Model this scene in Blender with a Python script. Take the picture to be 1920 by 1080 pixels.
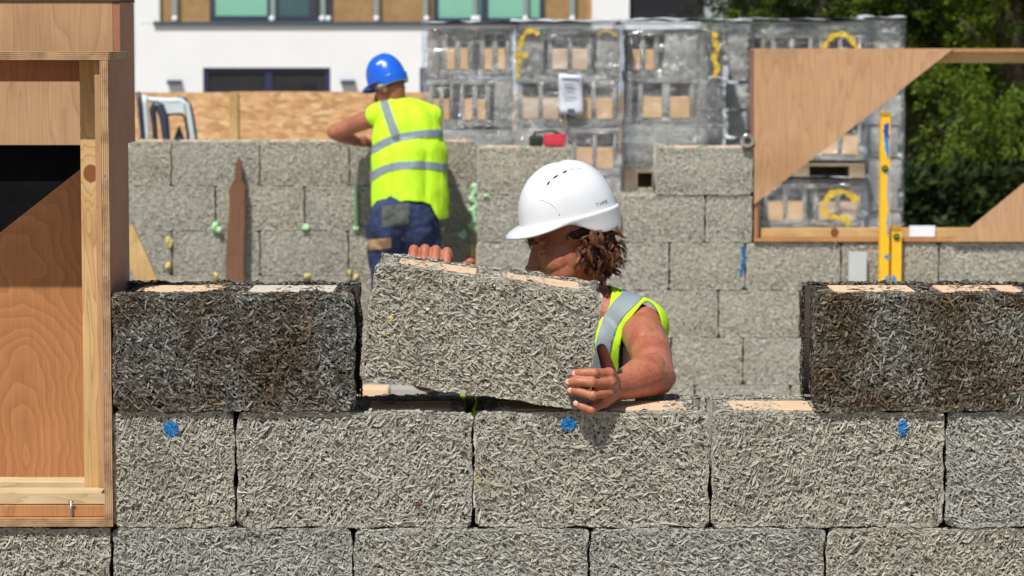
import bpy, bmesh, math, random
import numpy as np
from mathutils import Vector, Matrix, noise, Quaternion
R = math.radians
random.seed(7)
S = bpy.context.scene
C = S.collection
for o in list(bpy.data.objects):
    bpy.data.objects.remove(o)

# ------------------------------------------------------------------ camera
F = 5500.0                      # focal length in photo pixels
EYE = Vector((0.0, -6.2, 2.024))
TH = math.atan(454 / F)
cam_d = bpy.data.cameras.new('camera')
cam = bpy.data.objects.new('camera', cam_d)
C.objects.link(cam)
cam.location = EYE
cam.rotation_euler = (math.pi / 2 - TH, 0, 0)
cam_d.sensor_width = 36
cam_d.lens = F / 1920 * 36
cam_d.clip_end = 500
cam_d.dof.use_dof = True
cam_d.dof.focus_distance = 6.25
cam_d.dof.aperture_fstop = 9.5
S.camera = cam

# ------------------------------------------------------------------ light
SUN_EL, SUN_AZ = 57.0, 25.0     # azimuth: degrees to the left of straight behind the camera
w = bpy.data.worlds.new('World')
S.world = w
w.use_nodes = True
wn = w.node_tree
bg = wn.nodes['Background']
sky = wn.nodes.new('ShaderNodeTexSky')
sky.sky_type = 'NISHITA'
sky.sun_disc = False
sky.sun_elevation = R(SUN_EL)
# direction towards the sun
sd = Vector((-math.sin(R(SUN_AZ)) * math.cos(R(SUN_EL)), -math.cos(R(SUN_AZ)) * math.cos(R(SUN_EL)), math.sin(R(SUN_EL))))
sky.sun_rotation = math.atan2(sd.x, sd.y)
sky.air_density = 1.0
sky.dust_density = 1.2
wn.links.new(sky.outputs[0], bg.inputs[0])
bg.inputs[1].default_value = 0.075
sl = bpy.data.lights.new('sun', 'SUN')
sl.energy = 4.6
sl.angle = R(0.5)
sl.color = (1.0, 0.965, 0.91)
so = bpy.data.objects.new('sun', sl)
C.objects.link(so)
so.rotation_euler = sd.to_track_quat('Z', 'Y').to_euler()
so.location = (-5, -12, 18)
S.view_settings.view_transform = 'Standard'
S.view_settings.look = 'None'
S.view_settings.gamma = 1
S.view_settings.use_curve_mapping = False
S.view_settings.exposure = 0.05


def P(px, py, Y):
    """world point on the plane y=Y that the photo shows at pixel px,py"""
    d = Vector((px - 960, F * math.cos(TH) + (540 - py) * math.sin(TH), -F * math.sin(TH) + (540 - py) * math.cos(TH)))
    return EYE + d * ((Y - EYE.y) / d.y)


def X(px, Y, py=600):
    return P(px, py, Y).x


def Z(py, Y):
    return P(960, py, Y).z


# ------------------------------------------------------------------ object helpers
def tag(o, label=None, cat=None, group=None, kind=None):
    if label: o['label'] = label
    if cat: o['category'] = cat
    if group: o['group'] = group
    if kind: o['kind'] = kind
    return o


def thing(name, label, cat, loc=(0, 0, 0), group=None):
    o = bpy.data.objects.new(name, None)
    C.objects.link(o)
    o.location = loc
    o.empty_display_size = 0.1
    return tag(o, label, cat, group)


def link(name, me, mats=None, parent=None, loc=None):
    o = bpy.data.objects.new(name, me)
    C.objects.link(o)
    if mats is not None and not me.materials:
        for m in (mats if isinstance(mats, (list, tuple)) else [mats]):
            me.materials.append(m)
    if parent is not None:
        o.parent = parent
        # children are authored in world space: cancel the parent's location
        if loc is None:
            o.location = -parent.location
        else:
            o.location = loc
    elif loc is not None:
        o.location = loc
    return o


def mesh(name, v, f, smooth=False):
    me = bpy.data.meshes.new(name)
    me.from_pydata([tuple(p) for p in v], [], [tuple(q) for q in f])
    me.validate()
    if smooth:
        me.polygons.foreach_set('use_smooth', [True] * len(me.polygons))
    me.update()
    return me


class MB:
    """collects shapes into one mesh"""
    def __init__(s):
        s.bm = bmesh.new()

    def box(s, a, b, bev=0.0, rot=None, mi=0):
        a = Vector(a); b = Vector(b)
        c = (a + b) / 2; d = b - a
        M = Matrix.Translation(c)
        if rot is not None: M = M @ rot.to_4x4()
        M = M @ Matrix.Diagonal((abs(d.x), abs(d.y), abs(d.z), 1))
        r = bmesh.ops.create_cube(s.bm, size=1, matrix=M)
        vs = r['verts']
        fs = list({f for v in vs for f in v.link_faces})
        for f in fs: f.material_index = mi
        if bev:
            es = list({e for v in vs for e in v.link_edges})
            bmesh.ops.bevel(s.bm, geom=es, offset=bev, segments=2, affect='EDGES', profile=0.6)
        return s

    def bar(s, p, q, w, h, up=(0, 0, 1), bev=0.0):
        p = Vector(p); q = Vector(q)
        z = (q - p); L = z.length; z.normalize()
        x = Vector(up).cross(z)
        if x.length < 1e-4: x = Vector((1, 0, 0))
        x.normalize(); y = z.cross(x)
        M = Matrix((x, y, z)).transposed().to_4x4()
        M = Matrix.Translation((p + q) / 2) @ M @ Matrix.Diagonal((w, h, L, 1))
        r = bmesh.ops.create_cube(s.bm, size=1, matrix=M)
        if bev:
            es = list({e for v in r['verts'] for e in v.link_edges})
            bmesh.ops.bevel(s.bm, geom=es, offset=bev, segments=2, affect='EDGES', profile=0.6)
        return s

    def tube(s, pts, rad, seg=10, smooth=True):
        pts = [Vector(p) for p in pts]
        n = len(pts)
        rings = []
        prev = None
        for i, p in enumerate(pts):
            t = (pts[min(i + 1, n - 1)] - pts[max(i - 1, 0)]).normalized()
            if prev is None:
                a = Vector((0, 0, 1)) if abs(t.z) < 0.9 else Vector((1, 0, 0))
                u = t.cross(a).normalized()
            else:
                u = (prev - t * prev.dot(t)).normalized()
            prev = u
            v = t.cross(u)
            r = rad[i] if isinstance(rad, (list, tuple)) else rad
            rings.append([s.bm.verts.new(p + (u * math.cos(2 * math.pi * k / seg) + v * math.sin(2 * math.pi * k / seg)) * r) for k in range(seg)])
        for i in range(n - 1):
            for k in range(seg):
                f = s.bm.faces.new((rings[i][k], rings[i][(k + 1) % seg], rings[i + 1][(k + 1) % seg], rings[i + 1][k]))
                f.smooth = smooth
        s.bm.faces.new(rings[0][::-1]); s.bm.faces.new(rings[-1])
        return s

    def ell(s, c, r, sub=2, rot=None):
        M = Matrix.Translation(c)
        if rot is not None: M = M @ rot.to_4x4()
        M = M @ Matrix.Diagonal((r[0], r[1], r[2], 1))
        q = bmesh.ops.create_icosphere(s.bm, subdivisions=sub, radius=1, matrix=M)
        for f in {f for v in q['verts'] for f in v.link_faces}: f.smooth = True
        return s

    def prism(s, poly, y0, y1):
        """polygon of (x,z) extruded from y0 to y1"""
        a = [s.bm.verts.new((x, y0, z)) for x, z in poly]
        b = [s.bm.verts.new((x, y1, z)) for x, z in poly]
        n = len(poly)
        s.bm.faces.new(a); s.bm.faces.new(b[::-1])
        for i in range(n):
            s.bm.faces.new((a[(i + 1) % n], a[i], b[i], b[(i + 1) % n]))
        return s

    def me(s, name):
        bmesh.ops.recalc_face_normals(s.bm, faces=s.bm.faces[:])
        m = bpy.data.meshes.new(name)
        s.bm.to_mesh(m); s.bm.free()
        return m

    def build(s, name, mats, parent=None):
        return link(name, s.me(name), mats, parent)


# ------------------------------------------------------------------ materials
def mat(name):
    m = bpy.data.materials.new(name)
    m.use_nodes = True
    nt = m.node_tree
    b = nt.nodes['Principled BSDF']
    return m, nt, b


def N(nt, t, **kw):
    n = nt.nodes.new('ShaderNode' + t)
    for k, v in kw.items():
        if k in n.inputs: n.inputs[k].default_value = v
        else: setattr(n, k, v)
    return n


def ramp(nt, stops):
    n = nt.nodes.new('ShaderNodeValToRGB')
    cr = n.color_ramp
    while len(cr.elements) > 1: cr.elements.remove(cr.elements[-1])
    cr.elements[0].position = stops[0][0]; cr.elements[0].color = (*stops[0][1], 1)
    for p, c in stops[1:]:
        e = cr.elements.new(p); e.color = (*c, 1)
    return n


def mixc(nt, a, b, fac, mode='MIX'):
    n = nt.nodes.new('ShaderNodeMix'); n.data_type = 'RGBA'; n.blend_type = mode
    for sock, val in ((n.inputs[6], a), (n.inputs[7], b), (n.inputs[0], fac)):
        if hasattr(val, 'links') or hasattr(val, 'is_linked'): nt.links.new(val, sock)
        elif isinstance(val, (tuple, list)): sock.default_value = (*val, 1)
        else: sock.default_value = val
    return n.outputs[2]


def simple(name, col, rough=0.6, var=0.15, scale=8, bump=0.0, bscale=60, metal=0.0, spec=0.5, coat=0.0):
    m, nt, b = mat(name)
    tc = N(nt, 'TexCoord')
    nz = N(nt, 'TexNoise', Scale=scale, Detail=6.0, Roughness=0.6)
    nt.links.new(tc.outputs['Object'], nz.inputs['Vector'])
    lo = tuple(max(0, c * (1 - var)) for c in col); hi = tuple(min(1, c * (1 + var)) for c in col)
    r = ramp(nt, [(0.3, lo), (0.7, hi)])
    nt.links.new(nz.outputs[0], r.inputs[0]); nt.links.new(r.outputs[0], b.inputs['Base Color'])
    b.inputs['Roughness'].default_value = rough
    b.inputs['Metallic'].default_value = metal
    b.inputs['Specular IOR Level'].default_value = spec
    b.inputs['Coat Weight'].default_value = coat
    if bump:
        n2 = N(nt, 'TexNoise', Scale=bscale, Detail=5.0)
        nt.links.new(tc.outputs['Object'], n2.inputs['Vector'])
        bp = N(nt, 'Bump', Strength=bump, Distance=0.01)
        nt.links.new(n2.outputs[0], bp.inputs['Height']); nt.links.new(bp.outputs[0], b.inputs['Normal'])
    return m


def chip_mat(name, stops, patch=None, yellow=0.03):
    m, nt, b = mat(name)
    geo = N(nt, 'NewGeometry'); tc = N(nt, 'TexCoord'); oi = N(nt, 'ObjectInfo')
    r = ramp(nt, stops)
    nt.links.new(geo.outputs['Random Per Island'], r.inputs[0])
    add = N(nt, 'VectorMath', operation='ADD')
    sc = N(nt, 'VectorMath', operation='SCALE'); sc.inputs[3].default_value = 37.0
    cx = N(nt, 'CombineXYZ')
    nt.links.new(oi.outputs['Random'], cx.inputs[0]); nt.links.new(oi.outputs['Random'], cx.inputs[2])
    nt.links.new(cx.outputs[0], sc.inputs[0])
    nt.links.new(tc.outputs['Object'], add.inputs[0]); nt.links.new(sc.outputs[0], add.inputs[1])
    nz = N(nt, 'TexNoise', Scale=7.0, Detail=4.0, Roughness=0.6)
    nt.links.new(add.outputs[0], nz.inputs['Vector'])
    rr = ramp(nt, patch or [(0.3, (0.78, 0.76, 0.74)), (0.5, (1, 0.98, 0.94)), (0.72, (1.0, 1.0, 1.0))])
    nt.links.new(nz.outputs[0], rr.inputs[0])
    c = mixc(nt, r.outputs[0], rr.outputs[0], 1.0, 'MULTIPLY')
    # each block a little different
    orr = ramp(nt, [(0.0, (0.92, 0.95, 0.97)), (0.5, (0.98, 0.985, 0.97)), (1.0, (1.0, 0.975, 0.93))])
    nt.links.new(oi.outputs['Random'], orr.inputs[0])
    c = mixc(nt, c, orr.outputs[0], 1.0, 'MULTIPLY')
    nf = N(nt, 'TexNoise', Scale=260.0, Detail=3.0)
    nt.links.new(tc.outputs['Object'], nf.inputs['Vector'])
    fr = ramp(nt, [(0.3, (0.72, 0.72, 0.72)), (0.65, (1, 1, 1))])
    nt.links.new(nf.outputs[0], fr.inputs[0])
    c = mixc(nt, c, fr.outputs[0], 1.0, 'MULTIPLY')
    nt.links.new(c, b.inputs['Base Color'])
    b.inputs['Roughness'].default_value = 0.85
    b.inputs['Specular IOR Level'].default_value = 0.25
    return m


M_chip = chip_mat('woodchip_pale', [(0.0, (0.35, 0.345, 0.305)), (0.15, (0.46, 0.452, 0.405)), (0.5, (0.515, 0.503, 0.452)), (0.9, (0.56, 0.548, 0.495)), (0.985, (0.59, 0.58, 0.53)), (0.988, (0.50, 0.40, 0.22)), (0.994, (0.33, 0.21, 0.14)), (1.0, (0.55, 0.53, 0.46))])
M_chipd = chip_mat('woodchip_damp', [(0.0, (0.06, 0.053, 0.043)), (0.3, (0.13, 0.12, 0.10)), (0.6, (0.21, 0.20, 0.172)), (0.85, (0.30, 0.29, 0.26)), (0.97, (0.38, 0.36, 0.31)), (1.0, (0.30, 0.2, 0.12))],
                   patch=[(0.40, (0.62, 0.49, 0.38)), (0.5, (0.90, 0.84, 0.77)), (0.60, (1.15, 1.2, 1.2))])
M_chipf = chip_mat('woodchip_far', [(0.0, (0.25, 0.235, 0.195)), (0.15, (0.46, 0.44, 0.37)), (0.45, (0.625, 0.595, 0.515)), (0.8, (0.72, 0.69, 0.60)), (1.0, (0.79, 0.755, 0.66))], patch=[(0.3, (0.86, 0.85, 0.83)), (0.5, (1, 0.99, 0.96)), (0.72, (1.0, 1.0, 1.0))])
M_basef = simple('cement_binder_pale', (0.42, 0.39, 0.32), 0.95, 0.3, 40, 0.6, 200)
M_base = simple('binder_crevice_shade', (0.25, 0.24, 0.205), 0.95, 0.3, 40, 0.6, 200)  # binder toned darker than the chips, crevice shade put into its colour
M_based = simple('damp_binder', (0.05, 0.04, 0.032), 0.95, 0.3, 40, 0.6, 200)
M_insert = simple('insulation_tan', (0.72, 0.50, 0.32), 0.9, 0.06, 14, 0.25, 300)
M_insertp = simple('insulation_pale', (0.60, 0.53, 0.44), 0.9, 0.05, 14, 0.25, 300)
M_blue = simple('blue_spray', (0.015, 0.20, 0.50), 0.8, 0.45, 90)


def ply_mat(name, col, dark, scale=1.0, axis='Z'):
    m, nt, b = mat(name)
    tc = N(nt, 'TexCoord')
    mp = N(nt, 'Mapping')
    mp.inputs['Scale'].default_value = (5.0 * scale, 3.0, 0.75 * scale) if axis == 'Z' else (0.75 * scale, 3.0, 5.0 * scale)
    nt.links.new(tc.outputs['Object'], mp.inputs[0])
    n1 = N(nt, 'TexNoise', Scale=1.6, Detail=2.0, Roughness=0.4, Distortion=0.6)
    nt.links.new(mp.outputs[0], n1.inputs['Vector'])
    mu = N(nt, 'Math', operation='MULTIPLY'); mu.inputs[1].default_value = 13.0
    nt.links.new(n1.outputs[0], mu.inputs[0])
    fr = N(nt, 'Math', operation='FRACT'); nt.links.new(mu.outputs[0], fr.inputs[0])
    r = ramp(nt, [(0.0, dark), (0.12, tuple((c * 2 + d) / 3 for c, d in zip(col, dark))), (0.55, col), (0.9, tuple(min(1, c * 1.06) for c in col)), (1.0, dark)])
    nt.links.new(fr.outputs[0], r.inputs[0])
    mp2 = N(nt, 'Mapping'); mp2.inputs['Scale'].default_value = (160, 160, 6) if axis == 'Z' else (6, 160, 160)
    nt.links.new(tc.outputs['Object'], mp2.inputs[0])
    n2 = N(nt, 'TexNoise', Scale=1.0, Detail=4.0); nt.links.new(mp2.outputs[0], n2.inputs['Vector'])
    r2 = ramp(nt, [(0.3, (0.82, 0.80, 0.78)), (0.7, (1, 1, 1))]); nt.links.new(n2.outputs[0], r2.inputs[0])
    c = mixc(nt, col, r.outputs[0], 0.5)
    c = mixc(nt, c, r2.outputs[0], 1.0, 'MULTIPLY')
    n3 = N(nt, 'TexNoise', Scale=3.0, Detail=3.0); nt.links.new(tc.outputs['Object'], n3.inputs['Vector'])
    r3 = ramp(nt, [(0.3, (0.78, 0.74, 0.68)), (0.5, (0.95, 0.93, 0.9)), (0.7, (1.0, 1.0, 1.0))]); nt.links.new(n3.outputs[0], r3.inputs[0])
    c = mixc(nt, c, r3.outputs[0], 1.0, 'MULTIPLY')
    n4 = N(nt, 'TexNoise', Scale=55.0, Detail=6.0, Roughness=0.7); nt.links.new(tc.outputs['Object'], n4.inputs['Vector'])
    r4 = ramp(nt, [(0.30, (0.62, 0.55, 0.48)), (0.38, (1, 1, 1))]); nt.links.new(n4.outputs[0], r4.inputs[0])
    c = mixc(nt, c, r4.outputs[0], 0.7, 'MULTIPLY')
    nt.links.new(c, b.inputs['Base Color'])
    b.inputs['Roughness'].default_value = 0.62
    bp = N(nt, 'Bump', Strength=0.12, Distance=0.003); nt.links.new(n2.outputs[0], bp.inputs['Height']); nt.links.new(bp.outputs[0], b.inputs['Normal'])
    return m


def edge_mat(name, axis):
    """layered edge of a plywood sheet"""
    m, nt, b = mat(name)
    tc = N(nt, 'TexCoord'); sx = N(nt, 'SeparateXYZ'); nt.links.new(tc.outputs['Object'], sx.inputs[0])
    nz = N(nt, 'TexNoise', Scale=12.0, Detail=4.0); nt.links.new(tc.outputs['Object'], nz.inputs['Vector'])
    mu = N(nt, 'Math', operation='MULTIPLY_ADD'); mu.inputs[1].default_value = 250.0
    nt.links.new(sx.outputs[{'X': 0, 'Y': 1, 'Z': 2}[axis]], mu.inputs[0]); nt.links.new(nz.outputs[0], mu.inputs[2])
    fr = N(nt, 'Math', operation='FRACT'); nt.links.new(mu.outputs[0], fr.inputs[0])
    r = ramp(nt, [(0.0, (0.16, 0.08, 0.035)), (0.2, (0.30, 0.17, 0.08)), (0.45, (0.52, 0.33, 0.17)), (0.8, (0.58, 0.40, 0.22)), (1.0, (0.2, 0.1, 0.05))])
    nt.links.new(fr.outputs[0], r.inputs[0])
    n2 = N(nt, 'TexNoise', Scale=30.0, Detail=6.0); nt.links.new(tc.outputs['Object'], n2.inputs['Vector'])
    r2 = ramp(nt, [(0.35, (0.6, 0.55, 0.5)), (0.6, (1, 1, 1)), (0.72, (1, 1, 1))]); nt.links.new(n2.outputs[0], r2.inputs[0])
    c = mixc(nt, r.outputs[0], r2.outputs[0], 1.0, 'MULTIPLY')
    nt.links.new(c, b.inputs['Base Color']); b.inputs['Roughness'].default_value = 0.75
    return m


def pine_mat(name, axis='Z', knots=(), col=(0.62, 0.42, 0.19), dark=(0.36, 0.20, 0.07)):
    m, nt, b = mat(name)
    tc = N(nt, 'TexCoord')
    vec = tc.outputs['Object']
    kf = None
    for (kx, ky, kz, kr) in knots:
        d = N(nt, 'VectorMath', operation='DISTANCE'); d.inputs[1].default_value = (kx, ky, kz)
        # ignore depth: flatten y
        fl = N(nt, 'VectorMath', operation='MULTIPLY_ADD'); fl.inputs[1].default_value = (1, 0, 0.85); fl.inputs[2].default_value = (0, ky, 0.15 * kz)
        nt.links.new(tc.outputs['Object'], fl.inputs[0]); nt.links.new(fl.outputs[0], d.inputs[0])
        mr = N(nt, 'MapRange', interpolation_type='SMOOTHSTEP'); mr.inputs[1].default_value = kr * 0.5; mr.inputs[2].default_value = kr * 5
        mr.inputs[3].default_value = 1; mr.inputs[4].default_value = 0
        nt.links.new(d.outputs['Value'], mr.inputs[0])
        mk = N(nt, 'MapRange', interpolation_type='SMOOTHSTEP'); mk.inputs[1].default_value = kr * 0.85; mk.inputs[2].default_value = kr * 1.1
        mk.inputs[3].default_value = 1; mk.inputs[4].default_value = 0
        nt.links.new(d.outputs['Value'], mk.inputs[0])
        kf = (mr.outputs[0], mk.outputs[0], d.outputs['Value'])
    mp = N(nt, 'Mapping'); mp.inputs['Scale'].default_value = {'Z': (26, 26, 1.6), 'X': (1.6, 26, 26)}[axis]
    nt.links.new(vec, mp.inputs[0])
    n1 = N(nt, 'TexNoise', Scale=1.0, Detail=2.0, Distortion=0.3); nt.links.new(mp.outputs[0], n1.inputs['Vector'])
    mu = N(nt, 'Math', operation='MULTIPLY'); mu.inputs[1].default_value = 11.0; nt.links.new(n1.outputs[0], mu.inputs[0])
    src = mu.outputs[0]
    if kf:
        ad = N(nt, 'Math', operation='MULTIPLY_ADD'); ad.inputs[1].default_value = 3.5
        nt.links.new(kf[0], ad.inputs[0]); nt.links.new(mu.outputs[0], ad.inputs[2]); src = ad.outputs[0]
    fr = N(nt, 'Math', operation='FRACT'); nt.links.new(src, fr.inputs[0])
    r = ramp(nt, [(0.0, dark), (0.15, tuple((a + 2 * c) / 3 for a, c in zip(dark, col))), (0.6, col), (0.92, tuple(c * 1.05 for c in col)), (1.0, dark)])
    nt.links.new(fr.outputs[0], r.inputs[0])
    c = mixc(nt, col, r.outputs[0], 0.7)
    if kf:
        c = mixc(nt, c, (0.22, 0.075, 0.02), kf[1])
    n3 = N(nt, 'TexNoise', Scale=5.0, Detail=5.0); nt.links.new(tc.outputs['Object'], n3.inputs['Vector'])
    r3 = ramp(nt, [(0.35, (0.8, 0.76, 0.68)), (0.65, (1.0, 1.0, 1.0))]); nt.links.new(n3.outputs[0], r3.inputs[0])
    c = mixc(nt, c, r3.outputs[0], 1.0, 'MULTIPLY')
    nt.links.new(c, b.inputs['Base Color']); b.inputs['Roughness'].default_value = 0.65
    return m


M_ply = ply_mat('plywood', (0.54, 0.265, 0.105), (0.33, 0.14, 0.05))
M_plyp = ply_mat('plywood_pale', (0.56, 0.335, 0.175), (0.38, 0.20, 0.095), 0.8)
def figured_ply(name, col, dark, cx, cz):
    m, nt, b = mat(name)
    tc = N(nt, 'TexCoord'); mp = N(nt, 'Mapping'); mp.inputs['Location'].default_value = (-cx, 0, -cz * .30); mp.inputs['Scale'].default_value = (1, 0, .30)
    nt.links.new(tc.outputs['Object'], mp.inputs[0])
    nz = N(nt, 'TexNoise', Scale=3.2, Detail=3.0, Roughness=0.5); nt.links.new(tc.outputs['Object'], nz.inputs['Vector'])
    ln = N(nt, 'VectorMath', operation='LENGTH'); nt.links.new(mp.outputs[0], ln.inputs[0])
    ad = N(nt, 'Math', operation='MULTIPLY_ADD'); ad.inputs[1].default_value = .20; nt.links.new(nz.outputs[0], ad.inputs[0]); nt.links.new(ln.outputs['Value'], ad.inputs[2])
    mu = N(nt, 'Math', operation='MULTIPLY'); mu.inputs[1].default_value = 62.0; nt.links.new(ad.outputs[0], mu.inputs[0])
    fr = N(nt, 'Math', operation='FRACT'); nt.links.new(mu.outputs[0], fr.inputs[0])
    r = ramp(nt, [(0.0, dark), (0.3, tuple((a + c) / 2 for a, c in zip(dark, col))), (0.7, col), (0.93, tuple(min(1, c * 1.12) for c in col)), (1.0, dark)])
    nt.links.new(fr.outputs[0], r.inputs[0])
    mp2 = N(nt, 'Mapping'); mp2.inputs['Scale'].default_value = (220, 220, 9); nt.links.new(tc.outputs['Object'], mp2.inputs[0])
    n2 = N(nt, 'TexNoise', Scale=1.0, Detail=4.0); nt.links.new(mp2.outputs[0], n2.inputs['Vector'])
    r2 = ramp(nt, [(0.3, (0.86, 0.83, 0.80)), (0.7, (1, 1, 1))]); nt.links.new(n2.outputs[0], r2.inputs[0])
    c = mixc(nt, col, r.outputs[0], 0.5); c = mixc(nt, c, r2.outputs[0], 1.0, 'MULTIPLY')
    n3 = N(nt, 'TexNoise', Scale=2.2, Detail=4.0); nt.links.new(tc.outputs['Object'], n3.inputs['Vector'])
    r3 = ramp(nt, [(0.32, (0.80, 0.72, 0.64)), (0.62, (1, 1, 1))]); nt.links.new(n3.outputs[0], r3.inputs[0]); c = mixc(nt, c, r3.outputs[0], 1.0, 'MULTIPLY')
    nt.links.new(c, b.inputs['Base Color']); b.inputs['Roughness'].default_value = 0.6
    return m


M_plyr = ply_mat('plywood_reddish_shade', (0.44, 0.19, 0.10), (0.33, 0.135, 0.07), 1.2)  # darker ply for side faces, their shade put into the colour
M_edgeX = edge_mat('ply_edge_x', 'X')
M_edgeZ = edge_mat('ply_edge_z', 'Z')

# ------------------------------------------------------------------ woodchip blocks
DEP = 0.30


def chips(rng, o, u, v, n, cnt, lmean=0.0105, wmean=0.0037, bias=0.75, depth=(-0.0066, 0.0011), scale=1.0, mask=None, rollk=1.0):
    """cnt wood chips lying in a rectangle o + a*u + b*v with normal n; arrays of verts, faces"""
    o = np.array(o, float); u = np.array(u, float); v = np.array(v, float); n = np.array(n, float)
    lu = np.linalg.norm(u); lv = np.linalg.norm(v); eu = u / lu; ev = v / lv
    a = rng.uniform(0, lu, cnt); b = rng.uniform(0, lv, cnt)
    if mask is not None:
        a, b = mask(rng, cnt, lu, lv)
    L = rng.lognormal(math.log(lmean), 0.45, cnt)
    L = np.clip(np.where(rng.uniform(0, 1, cnt) < 0.06, L * 2.2, L), 0.005, 0.05) * scale
    W = np.clip(rng.lognormal(math.log(wmean), 0.35, cnt), 0.0016, 0.009) * scale
    ang = rng.normal(0, bias, cnt)
    ang[rng.uniform(0, 1, cnt) < 0.3] = rng.uniform(-1.57, 1.57, (rng.uniform(0, 1, 1) * 0).size)  # keeps a few fully random
    k = rng.uniform(0, 1, cnt) < 0.3
    ang = np.where(k, rng.uniform(-1.57, 1.57, cnt), ang)
    pit = rng.normal(0, 0.13, cnt) * rollk; rol = rng.normal(0, 0.55, cnt) * rollk
    h = rng.uniform(depth[0], depth[1], cnt)
    # fewer high chips near the edges
    ed = np.minimum(np.minimum(a, lu - a), np.minimum(b, lv - b))
    h = np.where(ed < 0.008, np.minimum(h, -0.0012), h)
    ca, sa = np.cos(ang), np.sin(ang)
    tpl = []   # (along, across, lift)
    for (t, s_) in ((-1, -0.35), (-1, 0.35), (-0.1, -1), (0.1, 1), (1, -0.3), (1, 0.3)):
        al = t * L / 2 * rng.uniform(0.8, 1.1, cnt); ac = s_ * W / 2 * rng.uniform(0.7, 1.2, cnt)
        lift = h + al * np.sin(pit) + ac * np.sin(rol) * 1.1 - (abs(t) > 0.5) * rng.uniform(0, 0.0016, cnt)
        ac2 = ac * np.cos(rol)
        pa = np.clip(a + al * ca - ac2 * sa, -0.0005, lu + 0.0005)
        pb = np.clip(b + al * sa + ac2 * ca, -0.0005, lv + 0.0005)
        tpl.append(o + pa[:, None] * eu + pb[:, None] * ev + np.minimum(lift, 0.004)[:, None] * n)
    V = np.stack(tpl, 1).reshape(-1, 3)
    base = np.arange(cnt)[:, None] * 6
    if np.dot(np.cross(eu, ev), n) > 0:
        q = np.array([[0, 2, 3, 1], [2, 4, 5, 3]])
    else:
        q = np.array([[0, 1, 3, 2], [2, 3, 5, 4]])
    Fq = (base[:, :, None] + q[None]).reshape(-1, 4)
    return V, Fq


def quick_mesh(name, V, Fq, mi=None):
    me = bpy.data.meshes.new(name)
    V = np.asarray(V, dtype=np.float32); Fq = np.asarray(Fq, dtype=np.int32)
    me.vertices.add(len(V)); me.vertices.foreach_set('co', V.ravel())
    me.loops.add(Fq.size); me.loops.foreach_set('vertex_index', Fq.ravel())
    me.polygons.add(len(Fq)); me.polygons.foreach_set('loop_start', np.arange(0, Fq.size, Fq.shape[1], dtype=np.int32))
    if mi is not None: me.polygons.foreach_set('material_index', np.asarray(mi, dtype=np.int32))
    me.update(calc_edges=True)
    return me


def boxes_arr(bs):
    V = []; Fq = []
    for (a, b) in bs:
        k = len(V)
        for x in (a[0], b[0]):
            for y in (a[1], b[1]):
                for z in (a[2], b[2]): V.append((x, y, z))
        Fq += [(k, k + 1, k + 3, k + 2), (k + 4, k + 6, k + 7, k + 5), (k, k + 4, k + 5, k + 1), (k + 2, k + 3, k + 7, k + 6), (k, k + 2, k + 6, k + 4), (k + 1, k + 5, k + 7, k + 3)]
    return np.array(V, float), np.array(Fq)


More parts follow.
